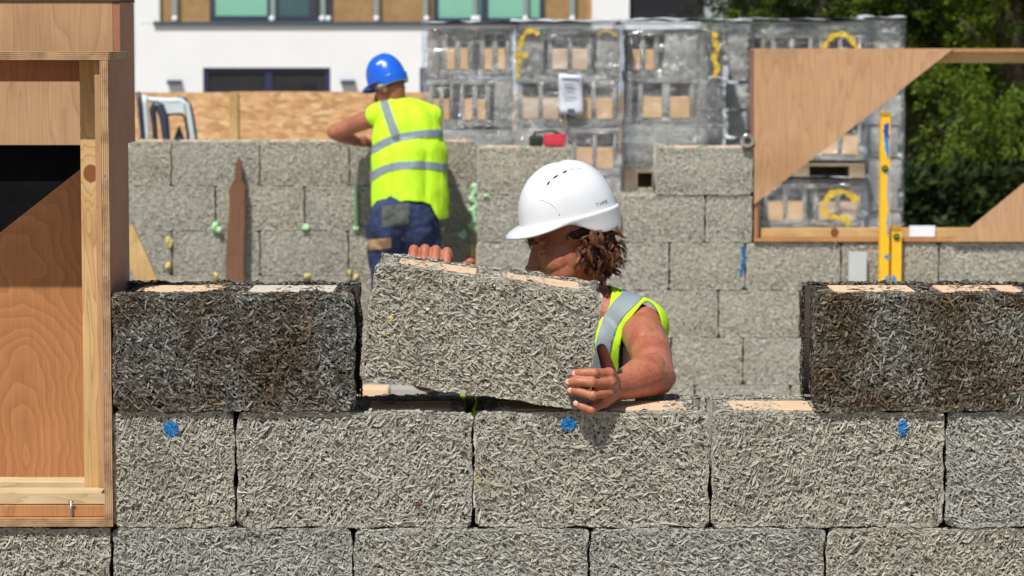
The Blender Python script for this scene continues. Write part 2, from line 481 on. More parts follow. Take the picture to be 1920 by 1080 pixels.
def block_mesh(L, H, seed, dens=1.0, dark=False, kind='open', skew=0.0, D=DEP, cscale=1.0, sl=0.0, far=False, rollk=1.0):
    """origin: lower left front corner. y goes back. open cells on top. skew: extra depth of the lower left corner"""
    rng = np.random.default_rng(seed)
    g = 0.005           # binder, coloured darker as painted crevice shade, sits this far behind the chips
    sh = 0.038          # shell thickness
    rc = 0.018          # end webs sit back
    fr = (sh, D - 0.035)
    bs = [((g, g, g), (L - g, sh - 0.001, H - g)), ((g, D - 0.035, g), (L - g, D - g, H - g))]
    if kind == 'plain':
        bs = [((g, g, g), (L - g, D - g, H - g))]
        webs = []
    else:
        webs = [(rc, 0.045), (L / 2 - 0.026, L / 2 + 0.026), (L - 0.045, L - rc)]
        if L < 0.36: webs = [(rc, 0.04), (L / 2 - 0.012, L / 2 + 0.012), (L - 0.04, L - rc)]
        for x0, x1 in webs: bs.append(((x0, sh, g), (x1, D - 0.036, H - g - 0.006)))
        bs.append(((0.04, sh + 0.001, g), (L - 0.04, 0.188, H * 0.45)))
        bs.append(((0.04, 0.189, g), (L - 0.04, D - 0.037, .03)))
    V, Fq = boxes_arr(bs)
    mi = [1] * len(Fq)
    Vs = [V]; Fs = [Fq]; ofs = len(V)

    def add(o, u, v, n, k=1.0, **kw):
        nonlocal ofs
        area = np.linalg.norm(u) * np.linalg.norm(v)
        cnt = int(area / 0.52e-4 * 4.3 * dens * k / cscale ** 2)
        if cnt < 1: return
        a, f = chips(rng, o, u, v, n, cnt, scale=cscale, **kw)
        Vs.append(a); Fs.append(f + ofs); ofs += len(a); mi.extend([0] * len(f))
    add((0, 0, 0), (L, 0, 0), (0, 0, H), (0, -1, 0), rollk=rollk)
    # compacted, paler arris all round the face
    for o_, u_, v_, bs_ in (((0, 0, 0), (L, 0, 0), (0, 0, 0.009), 0.12), ((0, 0, H - 0.011), (L, 0, 0), (0, 0, 0.011), 0.12), ((0, 0, 0), (0.007, 0, 0), (0, 0, H), 1.4), ((L - 0.007, 0, 0), (0.007, 0, 0), (0, 0, H), 1.4)):
        add(o_, u_, v_, (0, -1, 0), 0.8, lmean=0.012, depth=(-0.003, -0.0004), rollk=0.35)
    if kind == 'plain':
        add((0, 0, H), (L, 0, 0), (0, D, 0), (0, 0, 1), 0.7)
        add((0, 0, 0), (0, D, 0), (0, 0, H), (-1, 0, 0), 0.7)
        add((L, 0, 0), (0, D, 0), (0, 0, H), (1, 0, 0), 0.7)
    else:
        add((0, 0, H), (L, 0, 0), (0, sh, 0), (0, 0, 1), 0.8)
        add((0, D - 0.035, H), (L, 0, 0), (0, 0.035, 0), (0, 0, 1), 0.9, depth=(-0.006, 0.003))
        for x0, x1 in webs: add((x0, sh, H - 0.005), (x1 - x0, 0, 0), (0, D - 0.075, 0), (0, 0, 1), 0.7)
        for x, sx in ((0, -1), (L, 1)):
            add((x, 0, 0), (0, sh, 0), (0, 0, H), (sx, 0, 0), 0.8)
            add((x, D - 0.035, 0), (0, 0.035, 0), (0, 0, H), (sx, 0, 0), 0.8)
            add((rc if sx < 0 else L - rc, sh, 0), (0, D - 0.075, 0), (0, 0, H - 0.008), (sx, 0, 0), 0.6)
        for x0, x1 in insert_cells(L):       # crumbs lying on the inserts, thick along their edges
            add((x0, 0.040, H + .001), (x1 - x0, 0, 0), (0, .15, 0), (0, 0, 1), 0.035, depth=(0, .002))
            add((x0, 0.040, H + .001), (x1 - x0, 0, 0), (0, .012, 0), (0, 0, 1), 0.30, depth=(0, .002))
            add((x0 - .004, 0.040, H + .001), (.014, 0, 0), (0, .15, 0), (0, 0, 1), 0.30, depth=(0, .002))
            add((x1 - .010, 0.040, H + .001), (.014, 0, 0), (0, .15, 0), (0, 0, 1), 0.30, depth=(0, .002))
        # inner face of the back shell, seen from the front through the open cells
        add((0.04, D - 0.036, H * 0.55), (L - 0.08, 0, 0), (0, 0, H * 0.45), (0, -1, 0), 0.5)
        add((0, D, 0), (L, 0, 0), (0, 0, H), (0, 1, 0), 0.25)
    V = np.concatenate(Vs); Fq = np.concatenate(Fs)
    if skew:
        t = (1 - V[:, 0] / L) * (1 - V[:, 2] / H)
        V[:, 2] -= skew * t
    # gentle warp so that no edge is dead straight
    ex = np.abs(V[:, 0] / L - .5) * 2; ez = np.abs(V[:, 2] / H - .5) * 2
    V[:, 2] += (0.0016 * np.sin(V[:, 0] * 31 + seed) + 0.0012 * np.sin(V[:, 0] * 87 + seed * 2) + rng.normal(0, .0005, len(V))) * ez ** 6
    V[:, 0] += (0.0016 * np.sin(V[:, 2] * 43 + seed) + 0.0012 * np.sin(V[:, 2] * 101 + seed * 3)) * ex ** 10
    if kind != 'plain' and not skew:      # knocked corners
        for cx_, cz_ in ((0, H), (L, H), (0, 0), (L, 0)):
            q = rng.uniform(.006, .016); d_ = np.hypot(V[:, 0] - cx_, V[:, 2] - cz_); k_ = np.clip(1 - d_ / q, 0, 1) * (V[:, 1] < .05)
            V[:, 1] += k_ * .012; V[:, 2] += k_ * .005 * (1 if cz_ == 0 else -1); V[:, 0] += k_ * .004 * (1 if cx_ == 0 else -1)
    me = quick_mesh('woodchip_block', V, Fq, mi)
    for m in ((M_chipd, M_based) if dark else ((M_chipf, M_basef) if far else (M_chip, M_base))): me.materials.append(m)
    return me


def insert_cells(L):
    if L < 0.36: return [(0.042, L / 2 - 0.014), (L / 2 + 0.014, L - 0.042)]
    return [(0.047, L / 2 - 0.028), (L / 2 + 0.028, L - 0.047)]


def add_inserts(root, L, H, m, D=DEP, top=0.0015, deep=0.19):
    for (x0, x1) in insert_cells(L):
        b = MB().box((x0, 0.042, H * 0.46), (x1, deep, H + top), 0.003)
        link('insulation_insert', b.me('insulation_insert'), m, root, (0, 0, 0))


_bm = {}


def get_block(L, H, var, dens=1.0, dark=False, kind='open', cscale=1.0):
    key = (round(L, 2), round(H, 3), var, dens, dark, kind, cscale)
    if key not in _bm:
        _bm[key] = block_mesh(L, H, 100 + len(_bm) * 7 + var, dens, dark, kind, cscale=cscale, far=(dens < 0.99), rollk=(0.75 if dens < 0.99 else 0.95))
        _bm[key]['L'] = L
    return _bm[key]


ORD = ['', 'first', 'second', 'third', 'fourth', 'fifth', 'sixth', 'seventh', 'eighth', 'ninth', 'tenth', 'eleventh', 'twelfth']


def put_block(L, H, x, y, z, label, group, var=0, dens=1.0, dark=False, inserts=False, imat=None, kind='open', rot=None, cscale=1.0, gap=0.004, tilt=0.0):
    me = get_block(round(L - gap, 2) if dens < 0.99 else L - gap, H - (0.003 if dens > .99 else .0045), var, dens, dark, kind, cscale)
    o = bpy.data.objects.new('woodchip_block', me); C.objects.link(o)
    o.location = (x + gap / 2, y, z)
    if rot is not None: o.rotation_euler = rot
    o.scale.x = (L - gap) / me['L']
    tag(o, label, 'building block', group)
    if inserts: add_inserts(o, me['L'], H - 0.003, imat or M_insert)
    return o


rj = random.Random(3)
# --- the setting: ground and floor
def sheet(name, x0, x1, y0, y1, z, m, nx=2, ny=2, amp=0.0):
    v = []; f = []
    for j in range(ny):
        for i in range(nx):
            x = x0 + (x1 - x0) * i / (nx - 1); y = y0 + (y1 - y0) * j / (ny - 1)
            v.append((x, y, z + amp * noise.noise(Vector((x * .7, y * .7, 3)))))
    for j in range(ny - 1):
        for i in range(nx - 1):
            a = j * nx + i; f.append((a, a + 1, a + nx + 1, a + nx))
    o = link(name, mesh(name, v, f), m); o['kind'] = 'structure'
    return o


M_ground = simple('site_ground', (0.30, 0.25, 0.18), 0.95, 0.3, 3, 0.5, 40)
M_slab = simple('slab_concrete', (0.42, 0.40, 0.36), 0.9, 0.15, 3, 0.3, 60)
sheet('ground', -220, 220, -40, 400, 0.0, M_ground, 60, 60, 0.0)
sheet('floor_slab', -6.5, 8, 0.31, 16.0, 0.10, M_slab)

# --- near wall
def course(zb, joints, Y, wall, cname, dens, group, top_open=(), dark=False, first=1, n0=0, side='left', H=0.25, yj=0.0025):
    for i in range(len(joints) - 1):
        x0, x1 = joints[i], joints[i + 1]
        nm = ORD[i + 1]
        put_block(x1 - x0, H, x0, Y + rj.uniform(-yj, yj), zb, ('%s, %s, %s from left' % (wall, cname, nm)), group,
                  var=rj.randrange(4), dens=dens, gap=(0.007 if dens > 0.99 else 0.010), inserts=(i in top_open))


def XP(lst, Y, py): return [X(p, Y, py) for p in lst]


NG = 'woodchip blocks of the near wall'
course(1.0, XP([209, 442, 888, 1332, 1772, 2215], 0, 880), 0.0, 'near wall block', 'course just under the held block', 1.0, NG, top_open=(1, 2, 3))
course(0.75, XP([-230, 209, 662, 1105, 1548, 1990, 2430], 0, 1040), 0.0, 'near wall block', 'lowest visible course', 1.0, NG)
# hidden lower courses carry the wall down to the ground
for k, zb in enumerate((0.5, 0.25, 0.0)):
    course(zb, [x + (0.25 if k % 2 == 0 else 0) for x in np.arange(-1.6, 1.7, 0.5)], 0.0, 'near wall block', ['third course down', 'second course up', 'bottom course'][k], 0.3, NG)
# dark damp blocks on top
xl = X(209, -0.012, 660); xr = X(667, -0.012, 660)
put_block(xr - xl, 0.255, xl, -0.012, 1.2505, 'dark damp woodchip block on the near wall beside the plywood window frame', 'dark blocks on the near wall', 0, 1.0, True, True, M_insert)
ch = [o for o in bpy.data.objects if o.name.startswith('insulation_insert') and o.parent and o.parent.get('label', '').startswith('dark damp')]
ch[-1].data.materials.clear(); ch[-1].data.materials.append(M_insertp)
ch[-1]['label'] = 'cream insulation insert'
xa = X(1524, -0.012, 660)
put_block(0.5, 0.255, xa, -0.012, 1.2505, 'dark damp woodchip block at the right end of the near wall top', 'dark blocks on the near wall', 1, 1.0, True, True)
put_block(0.5, 0.255, xa + 0.505, -0.012, 1.2505, 'dark damp woodchip block past the right picture edge on the near wall', 'dark blocks on the near wall', 2, 1.0, True, True)

# --- the block being held
HB = thing('woodchip_block', 'tilted pale woodchip block held in both hands by the worker in a white hard hat', 'building block', (0, 0, 0), 'woodchip blocks of the near wall')
bpy.data.objects.remove(HB)
HL = (1130 - 704) / 887 / math.cos(R(7.9)); HH = 0.252
hme = block_mesh(HL, HH, 991, 1.05)
held = bpy.data.objects.new('woodchip_block', hme); C.objects.link(held)
tag(held, 'tilted pale woodchip block held in both hands by the worker in a white hard hat', 'building block', NG)
a_ = R(7.9)
tl = P(704, 491, -0.015)
held.rotation_euler = (0, a_, 0)
held.location = tl - Vector((HH * math.sin(a_), 0, HH * math.cos(a_)))
add_inserts(held, HL, HH, M_insert)


def mark(parent, cx, cz, rx, rz, cnt, m, seed, y=-0.0015, name='paint_mark', world=False):
    """spray paint caught on the chips of a face"""
    rng = np.random.default_rng(seed)
    def mk(rng, c, lu, lv):
        r = np.sqrt(rng.uniform(0, 1, c)) * 0.72 + np.abs(rng.normal(0, .14, c)); t = rng.uniform(0, 6.28, c)
        return cx + rx * r * np.cos(t), cz + rz * r * np.sin(t)
    V, f = chips(rng, (0, y, 0), (0.6, 0, 0), (0, 0, 0.3), (0, -1, 0), cnt, lmean=0.0045, wmean=0.0026, depth=(-0.004, 0.0008), mask=mk)
    return link(name, quick_mesh(name, V, f), m, parent, (0, 0, 0))


def block_at(px, py, Y):
    q = P(px, py, Y); best = None
    for o in bpy.data.objects:
        if o.name.startswith('woodchip_block') and abs(o.location.y - Y) < 0.03 and o is not held:
            if o.location.x <= q.x <= o.location.x + o.data['L'] * o.scale.x and o.location.z <= q.z <= o.location.z + 0.25: best = o
    return best, q


def mark_px(px, py, Y, rx, rz, cnt, m, seed):
    b, q = block_at(px, py, Y)
    if b: mark(b, q.x - b.location.x, q.z - b.location.z, rx, rz, cnt, m, seed)


mark_px(321, 804, 0, 0.016, 0.016, 1000, M_blue, 1)
mark_px(1066, 795, 0, 0.017, 0.014, 800, M_blue, 2)
mark_px(1693, 802, 0, 0.010, 0.018, 420, M_blue, 3)
M_resin = simple('yellow_resin', (0.62, 0.50, 0.22), 0.7, 0.2, 60)
mark_px(898, 898, 0, 0.008, 0.009, 26, M_resin, 4)
M_redc = simple('red_bark', (0.20, 0.05, 0.03), 0.8, 0.2, 60)
mark_px(783, 947, 0, 0.006, 0.006, 24, M_redc, 5)
for (lx, lz, sd_) in ((0.048, 0.135, 6), (0.042, 0.105, 8)):
    mark(held, lx, lz, 0.008, 0.008, 24, M_resin, sd_)

# --- far wall: right stretch at YR, left stretch a little farther
YR, YL = 9.12, 10.1
FG = 'woodchip blocks of the far wall'
fd = 0.55
RW = 'far wall block, right stretch'
LW = 'far wall block, left stretch'
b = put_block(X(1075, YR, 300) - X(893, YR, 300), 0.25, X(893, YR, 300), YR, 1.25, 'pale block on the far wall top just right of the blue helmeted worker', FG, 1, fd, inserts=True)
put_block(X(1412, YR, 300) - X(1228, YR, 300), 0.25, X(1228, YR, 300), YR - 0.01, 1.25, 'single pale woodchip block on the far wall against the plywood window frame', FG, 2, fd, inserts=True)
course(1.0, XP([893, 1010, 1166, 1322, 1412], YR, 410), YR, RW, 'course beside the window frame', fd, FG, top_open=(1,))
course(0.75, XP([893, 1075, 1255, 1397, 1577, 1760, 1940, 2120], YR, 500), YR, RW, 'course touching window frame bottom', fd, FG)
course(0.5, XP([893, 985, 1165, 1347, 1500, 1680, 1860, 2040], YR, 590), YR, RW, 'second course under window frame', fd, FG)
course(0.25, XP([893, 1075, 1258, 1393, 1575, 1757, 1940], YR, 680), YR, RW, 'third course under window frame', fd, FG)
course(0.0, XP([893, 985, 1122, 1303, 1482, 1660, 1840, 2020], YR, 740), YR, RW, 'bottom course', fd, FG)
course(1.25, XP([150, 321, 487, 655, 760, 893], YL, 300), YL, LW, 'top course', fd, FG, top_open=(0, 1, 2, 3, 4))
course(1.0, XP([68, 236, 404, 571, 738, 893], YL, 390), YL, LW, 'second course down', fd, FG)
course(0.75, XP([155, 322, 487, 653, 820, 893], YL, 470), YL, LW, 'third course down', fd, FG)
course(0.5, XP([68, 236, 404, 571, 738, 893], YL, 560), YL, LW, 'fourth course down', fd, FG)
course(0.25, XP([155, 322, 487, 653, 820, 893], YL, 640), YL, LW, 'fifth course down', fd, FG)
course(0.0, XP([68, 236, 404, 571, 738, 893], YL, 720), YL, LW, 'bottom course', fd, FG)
# blue spray stroke on the far wall
for k, (px, py) in enumerate(((1394, 466), (1396, 478), (1395, 490), (1393, 500), (1391, 510))):
    q = P(px, py, YR)
    bb, q = block_at(1390, 490, YR)
    q = P(px, py, YR)
    if bb: mark(bb, q.x - bb.location.x, q.z - bb.location.z, 0.011, 0.018, 170, M_blue, 20 + k, y=-0.004)

#PART2

# ------------------------------------------------------------------ near plywood window frame (left)
M_pine = pine_mat('pine', knots=())
kq = P(171, 325, 0.09)
M_pinek = pine_mat('pine_knotty', knots=((kq.x, 0.09, kq.z, 15 / 887),))
M_pinep = pine_mat('pine_pale', 'X', col=(0.66, 0.52, 0.32), dark=(0.45, 0.32, 0.16))
M_pinex = pine_mat('pine_sill', 'X')
M_steel = simple('steel', (0.5, 0.5, 0.52), 0.35, 0.1, 20, metal=1.0)
Y0 = -0.012
fx = X(208, Y0); ft = Z(97, Y0); fb = 1.003
fl_ = fx - 1.45
T = 0.018
nf = thing('window_frame', 'plywood box window frame standing on the near wall at the left edge', 'window frame', (fx - 0.7, 0.15, fb))
MB().box((fx - T, Y0, fb + T), (fx, 0.30, ft - T), 0.0008).build('side_panel', M_plyr, nf)
MB().box((fl_, Y0, ft - T), (fx + 0.002, 0.302, ft), 0.0008).build('top_panel', M_plyp, nf)
MB().box((fl_, Y0, fb), (fx, 0.30, fb + T), 0.0008).build('bottom_panel', M_ply, nf)
MB().box((fl_, Y0, fb + T), (fl_ + T, 0.30, ft - T), 0.0008).build('side_panel', M_plyr, nf)
# raw layered edges of the sheets, 2 mm strips
MB().box((fx - T + 0.0005, Y0 - 0.002, fb + T), (fx - 0.0005, Y0 - 0.0002, ft - T)).build('ply_edge', M_edgeX, nf)
for kz in (150, 330, 520, 700, 870):
    c = P(196.5, kz, Y0 - .0025); MB().tube([c, c + Vector((0, .0015, 0))], .0032, 12).build('screw_head', M_steel, nf)
MB().box((fl_, Y0 - 0.002, ft - T + .0005), (fx + 0.0015, Y0 - 0.0002, ft - .0005)).build('ply_edge', M_edgeZ, nf)
MB().box((fl_, Y0 - 0.002, fb + .0005), (fx - 0.0005, Y0 - 0.0002, fb + T - .0005)).build('ply_edge', M_edgeZ, nf)
MB().box((fx + 0.0024, Y0, ft - T + .0005), (fx + 0.0034, 0.30, ft - .0005)).build('ply_edge', M_edgeZ, nf)
# inner ply lining strip and pine jamb
MB().box((X(183, 0.01), 0.004, fb + 0.08), (fx - T - 0.0006, 0.29, ft - T - 0.0006), 0.001).build('lining_strip', M_plyp, nf)
MB().box((X(155, 0.09), 0.086, fb + 0.055), (X(183, 0.09) + 0.003, 0.134, ft - T - 0.001), 0.002).build('jamb_post', M_pinek, nf)
MB().box((fl_ + T, 0.20, Z(153, 0.20)), (X(183, 0.05), 0.281, ft - T - 0.001), 0.002).build('head_rail', M_plyr, nf)
# sill timbers
MB().box((fl_ + T, 0.012, fb + T + 0.026), (X(194, 0.012), 0.082, Z(923, 0.012)), 0.002).build('sill_rail', M_pinep, nf)
MB().box((fl_ + T, 0.10, fb + T + .001), (X(164, 0.10), 0.17, Z(903, 0.10)), 0.002).build('sill_rail', M_pinep, nf)
MB().box((fl_ + T, 0.004, fb + T + .001), (X(194, 0.004), 0.082, fb + T + 0.0245), 0.001).build('packing_strip', M_ply, nf)
nb = MB().tube([P(133, 942, -0.004), P(133, 978, -0.004)], 0.0022, 8).tube([P(128, 941, -0.004), P(138, 941, -0.004)], 0.0022, 8)
nb.build('nail', M_steel, nf)
# back gusset sheet: full width low, cut on the diagonal above
Yg = 0.283
gz = Z(315, Yg); gz2 = Z(560, Yg); gx = X(157, Yg); gx2 = gx - (gz - gz2) * 155 / 121
MB().prism([(gx, fb + T + .001), (gx, gz), (gx2, gz2), (fl_ + T + .001, gz2), (fl_ + T + .001, fb + T + .001)], Yg, Yg + 0.012).build('gusset_panel', figured_ply('plywood_figured', (0.56, 0.275, 0.11), (0.38, 0.165, 0.06), P(50, 860, Yg).x, P(50, 860, Yg).z), nf)

# box shutter farther back and the added black shade panel under it
Yb = 1.8
bx = X(231, Yb); bt = Z(3, Yb); bb_ = Z(272, Yb)
lb = thing('plywood_box', 'tall plywood box beam seen above and through the left window frame', 'plywood box', (bx - 0.7, Yb + .15, bb_))
MB().box((bx - 1.6, Yb, bb_), (bx - 0.02, Yb + 0.018, bt), 0.001).build('front_panel', M_plyp, lb)
MB().box((bx - 0.0195, Yb + .001, bb_), (bx, Yb + 0.30, bt - 0.001), 0.001).build('side_panel', M_plyr, lb)
MB().box((bx - 1.6, Yb - 0.004, bt + .0005), (bx + 0.002, Yb + 0.302, bt + 0.019), 0.001).build('top_panel', simple('dark_board', (0.08, 0.05, 0.03), 0.8, 0.2, 10), lb)
MB().box((bx - 1.6, Yb + 0.282, bb_), (bx - 0.02, Yb + 0.30, bt), 0.001).build('back_panel', M_ply, lb)
M_dark = simple('interior_shade_black', (0.006, 0.006, 0.007), 0.95, 0.3, 10, 0.4, 8, spec=0.1)  # near black stands for interior shade, painted into the colour
dm = thing('shade_panel', 'added black panel standing for the shaded interior under the plywood box at left', 'panel', (bx - 0.9, Yb + .2, 0.1))
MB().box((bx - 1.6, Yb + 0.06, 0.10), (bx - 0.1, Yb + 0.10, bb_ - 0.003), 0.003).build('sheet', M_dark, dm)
for xx in (bx - 1.55, bx - 0.85, bx - 0.15):
    MB().box((xx, Yb + 0.102, 0.10), (xx + 0.04, Yb + 0.15, bb_ - 0.003), 0.002).build('stud', M_pine, dm)

# ------------------------------------------------------------------ far plywood window frame (right)
YF = YR - 0.015
ax = X(1413, YF); at_ = Z(91, YF); ab = 1.003; ar = ax + 2.0
ff = thing('window_frame', 'plywood window frame with diagonal corner gussets standing on the far wall at right', 'window frame', (ax + 1, YF + .15, ab))
MB().box((ax, YF, ab + T), (ax + T, YF + 0.30, at_ - T), 0.001).build('side_panel', M_plyr, ff)
MB().box((ax - 0.002, YF, at_ - T), (ar, YF + 0.302, at_), 0.001).build('top_panel', M_ply, ff)
MB().box((ax, YF, ab), (ar, YF + 0.30, ab + T), 0.001).build('bottom_panel', M_ply, ff)
MB().box((ar - T, YF, ab + T), (ar, YF + 0.30, at_ - T), 0.001).build('side_panel', M_plyr, ff)
MB().box((X(1425, YF) + .002, YF + 0.05, ab + T + .001), (ar - T - .001, YF + 0.12, Z(428, YF + .05)), 0.003).build('sill_rail', pine_mat('pine_sill_far', 'X', knots=((P(1567, 437, YF).x, YF, P(1567, 437, YF).z, 0.022),)), ff)
MB().box((ax + T + .001, YF + 0.03, ab + T + .001), (X(1424, YF), YF + 0.10, at_ - T - 0.001), 0.002).build('jamb_post', M_pine, ff)
MB().box((X(1430, YF), YF + 0.05, Z(118, YF)), (ar - T - .001, YF + 0.10, at_ - T - .001), 0.002).build('head_rail', M_pinex, ff)
g0 = P(1414, 92, YF); g1 = P(1787, 92, YF); g2 = P(1414, 383, YF)
MB().prism([(g0.x - .001, at_ - .001), (g1.x, at_ - .001), (g2.x - .001, g2.z)], YF - 0.0135, YF - 0.0015).build('corner_gusset', M_plyp, ff)
g3 = P(1786, 453, YF); g4 = P(1920, 343, YF)
sl_ = (g4.z - ab) / (g4.x - g3.x)
MB().prism([(g3.x, ab + .001), (ar, ab + .001), (ar, ab + sl_ * (ar - g3.x))], YF - 0.0135, YF - 0.0015).build('corner_gusset', M_plyp, ff)
M_white = simple('white_paper', (0.80, 0.81, 0.84), 0.6, 0.04, 8)
MB().box((X(1705, YF), YF + 0.030, Z(445, YF)), (X(1753, YF), YF + 0.048, Z(424, YF)), 0.001).build('paper_tag', M_white, ff)

# ------------------------------------------------------------------ tools and bits on the far wall
M_yel = simple('level_yellow', (0.88, 0.50, 0.015), 0.35, 0.06, 30, spec=0.6)
M_yeld = simple('level_end_cap', (0.45, 0.24, 0.03), 0.5, 0.1, 30)
M_green = simple('vial_green', (0.10, 0.28, 0.03), 0.2, 0.3, 200)
M_blk = simple('black_rubber', (0.02, 0.02, 0.022), 0.5, 0.2, 30)
M_blu2 = simple('blue_paint', (0.01, 0.24, 0.62), 0.5, 0.25, 60)
M_blu3 = simple('blue_paint_dark', (0.01, 0.06, 0.33), 0.5, 0.25, 60)


def splat(name, m, pts, parent, y, th=0.002, seed=1):
    rr = random.Random(seed)
    poly = []
    n = len(pts)
    for i in range(n):
        a = Vector(pts[i]); b = Vector(pts[(i + 1) % n])
        for k in range(5):
            q = a.lerp(b, k / 5) + Vector((rr.uniform(-1, 1), rr.uniform(-1, 1))) * (1.6 if k else 0.5)
            w_ = P(q.x, q.y, y); poly.append((w_.x, w_.z))
    return MB().prism(poly, y - th, y - 0.0003).build(name, m, parent)


def level(px0, px1, ptop, pslant, vials, Y, label, ln):
    x0 = X(px0, Y, 500); x1 = X(px1, Y, 500); zt = Z(ptop, Y)
    t = thing('spirit_level', label, 'spirit level', ((x0 + x1) / 2, Y, 0.1), 'yellow spirit levels leaning on the far wall')
    wd = x1 - x0
    # I-section: web with two flanges
    b = MB().box((x0 + .004, Y + 0.010, 0.13), (x1 - .004, Y + 0.020, zt - 0.02))
    b.box((x0, Y, 0.13), (x0 + 0.0035, Y + 0.028, zt - 0.02), 0.0008)
    b.box((x1 - 0.0035, Y, 0.13), (x1, Y + 0.028, zt - 0.02), 0.0008)
    b.box((x0 + .0036, Y + 0.004, 0.13), (x1 - .0036, Y + 0.0098, zt - 0.02))
    b.build('rail', M_yel, t)
    for za, zb in ((zt - 0.0195, zt + 0.004), (0.10, 0.1295)):
        MB().box((x0 - .0005, Y - .001, za), (x1 + .0005, Y + 0.029, zb), 0.002).build('end_cap', M_yeld, t)
    for vy in vials:
        zc = Z(vy, Y); cx = (x0 + x1) / 2
        ring = MB().tube([(cx, Y - 0.004, zc), (cx, Y + 0.0035, zc)], 0.017, 20).build('vial_housing', M_blk, t)
        vm = MB().tube([(cx - 0.010, Y - 0.006, zc), (cx + 0.010, Y - 0.006, zc)], 0.006, 10)
        vo = vm.build('vial', M_green, ring)
        vo.location = (0, 0, 0)
    return t


YLv = YR - 0.06
l1 = level(1648, 1667, 210, 0, (316,), YLv, 'long yellow spirit level spotted with blue paint leaning on the far window frame', 1)
splat('paint_mark', M_blu3, [(1657, 234), (1666, 230), (1667, 262), (1660, 260), (1656, 248)], l1, YLv + .0036, .002, 1)
splat('paint_mark', M_blu2, [(1657, 258), (1666, 256), (1667, 300), (1663, 292), (1659, 278)], l1, YLv + .0036, .004, 2)
splat('paint_mark', M_blu2, [(1663, 320), (1667, 318), (1667, 450), (1664, 440), (1663, 415), (1665, 395), (1663, 370), (1665, 345)], l1, YLv + .0036, .002, 3)
splat('paint_mark', M_blu2, [(1658, 482), (1663, 474), (1667, 480), (1667, 494), (1663, 486)], l1, YLv + .0036, .002, 4)
splat('paint_mark', M_blu2, [(1658, 524), (1663, 515), (1667, 516), (1667, 534), (1658, 534)], l1, YLv + .0036, .002, 5)
l2 = level(1671, 1690, 425, 0, (444,), YLv + 0.004, 'short yellow spirit level standing right of the long one', 2)
splat('paint_mark', M_blu2, [(1672, 520), (1676, 515), (1680, 522), (1680, 534), (1672, 534)], l2, YLv + .0076, .002, 6)

bd = thing('pale_board', 'narrow pale grey board leaning on the far wall left of the spirit levels', 'board', (X(1607, YR), YR - .05, 0.1))
MB().box((X(1590, YR - .04), YR - 0.045, 0.10), (X(1624, YR - .04), YR - 0.027, Z(472, YR - .04)), 0.002).build('board', simple('pale_grey', (0.50, 0.52, 0.51), 0.5, 0.06, 9), bd)

# red and black hand lamp
YT = YR + 0.06
lt = thing('hand_lamp', 'red and black hand lamp lying on top of the far wall', 'hand lamp', (X(1028, YT), YT, 1.5))
zt0 = 1.502
MB().box((X(1019, YT), YT - 0.03, zt0), (X(1060, YT), YT + 0.04, zt0 + 0.062), 0.008).build('lens', simple('red_lens', (0.62, 0.02, 0.05), 0.25, 0.2, 30, 0.6, 300), lt)
MB().box((X(992, YT), YT - 0.025, zt0), (X(1018, YT), YT + 0.035, zt0 + 0.054), 0.012).build('body', M_blk, lt)
MB().tube([(X(1000, YT), YT, zt0 + .054), (X(1005, YT), YT, zt0 + .072), (X(1035, YT), YT, zt0 + .078), (X(1048, YT), YT, zt0 + .064)], 0.006, 8).build('handle', M_blk, lt)

# shiny ball-like tool against the frame
YM = YR - 0.02
mt_ = thing('tape_measure', 'small shiny chrome tape measure hanging at the left side of the far window frame', 'tape measure', P(1402, 263, YM))
c0 = P(1401, 263, YM)
MB().tube([c0 + Vector((0, -0.028, 0)), c0 + Vector((0, -0.022, 0)), c0 + Vector((0, 0.022, 0)), c0 + Vector((0, 0.028, 0))], [0.030, 0.037, 0.037, 0.030], 24).build('case', simple('chrome', (0.75, 0.77, 0.8), 0.12, 0.05, 20, metal=1.0), mt_)
MB().tube([c0 + Vector((0, -0.031, 0)), c0 + Vector((0, -0.0285, 0))], 0.018, 20).build('button', M_blk, mt_)
MB().tube([c0 + Vector((-0.02, 0, -0.03)), c0 + Vector((0.01, 0, -0.038)), c0 + Vector((0.035, 0, -0.02))], 0.009, 8).build('grip', M_blk, mt_)

# wooden stake
YS = YL - 0.07
M_stake = ply_mat('stake_wood', (0.20, 0.095, 0.05), (0.11, 0.05, 0.028), 1.6)
pts = [(423, 560), (424, 480), (430, 390), (429, 358), (434, 346), (440, 338), (441, 306), (447, 296), (453, 308), (453, 338), (459, 348), (459, 420), (457, 480), (457, 560)]
poly = [(P(a, b_, YS).x, P(a, b_, YS).z) for a, b_ in pts]
poly[0] = (poly[0][0] - .005, 0.101); poly[-1] = (poly[-1][0], 0.101)
sb = MB().prism(poly, YS, YS + 0.045)
so_ = sb.build('wooden_stake', M_stake); tag(so_, 'brown pointed wooden stake leaning upright on the left far wall', 'stake')
# angled prop by the near frame
YQ = YL - 0.4
p0 = P(232, 428, YQ); p1 = P(292, 560, YQ)
pr = MB().bar(p0, p1 + (p1 - p0) * 0.9, 0.11, 0.045, (0, 1, 0), 0.002).build('timber_prop', M_pine)
tag(pr, 'slanting pale timber prop just right of the near window frame', 'timber')
# foam blobs
M_foamg = simple('foam_green', (0.42, 0.70, 0.38), 0.8, 0.12, 40, 0.4, 120)
M_foamy = simple('foam_yellow', (0.66, 0.56, 0.20), 0.8, 0.15, 40, 0.4, 120)


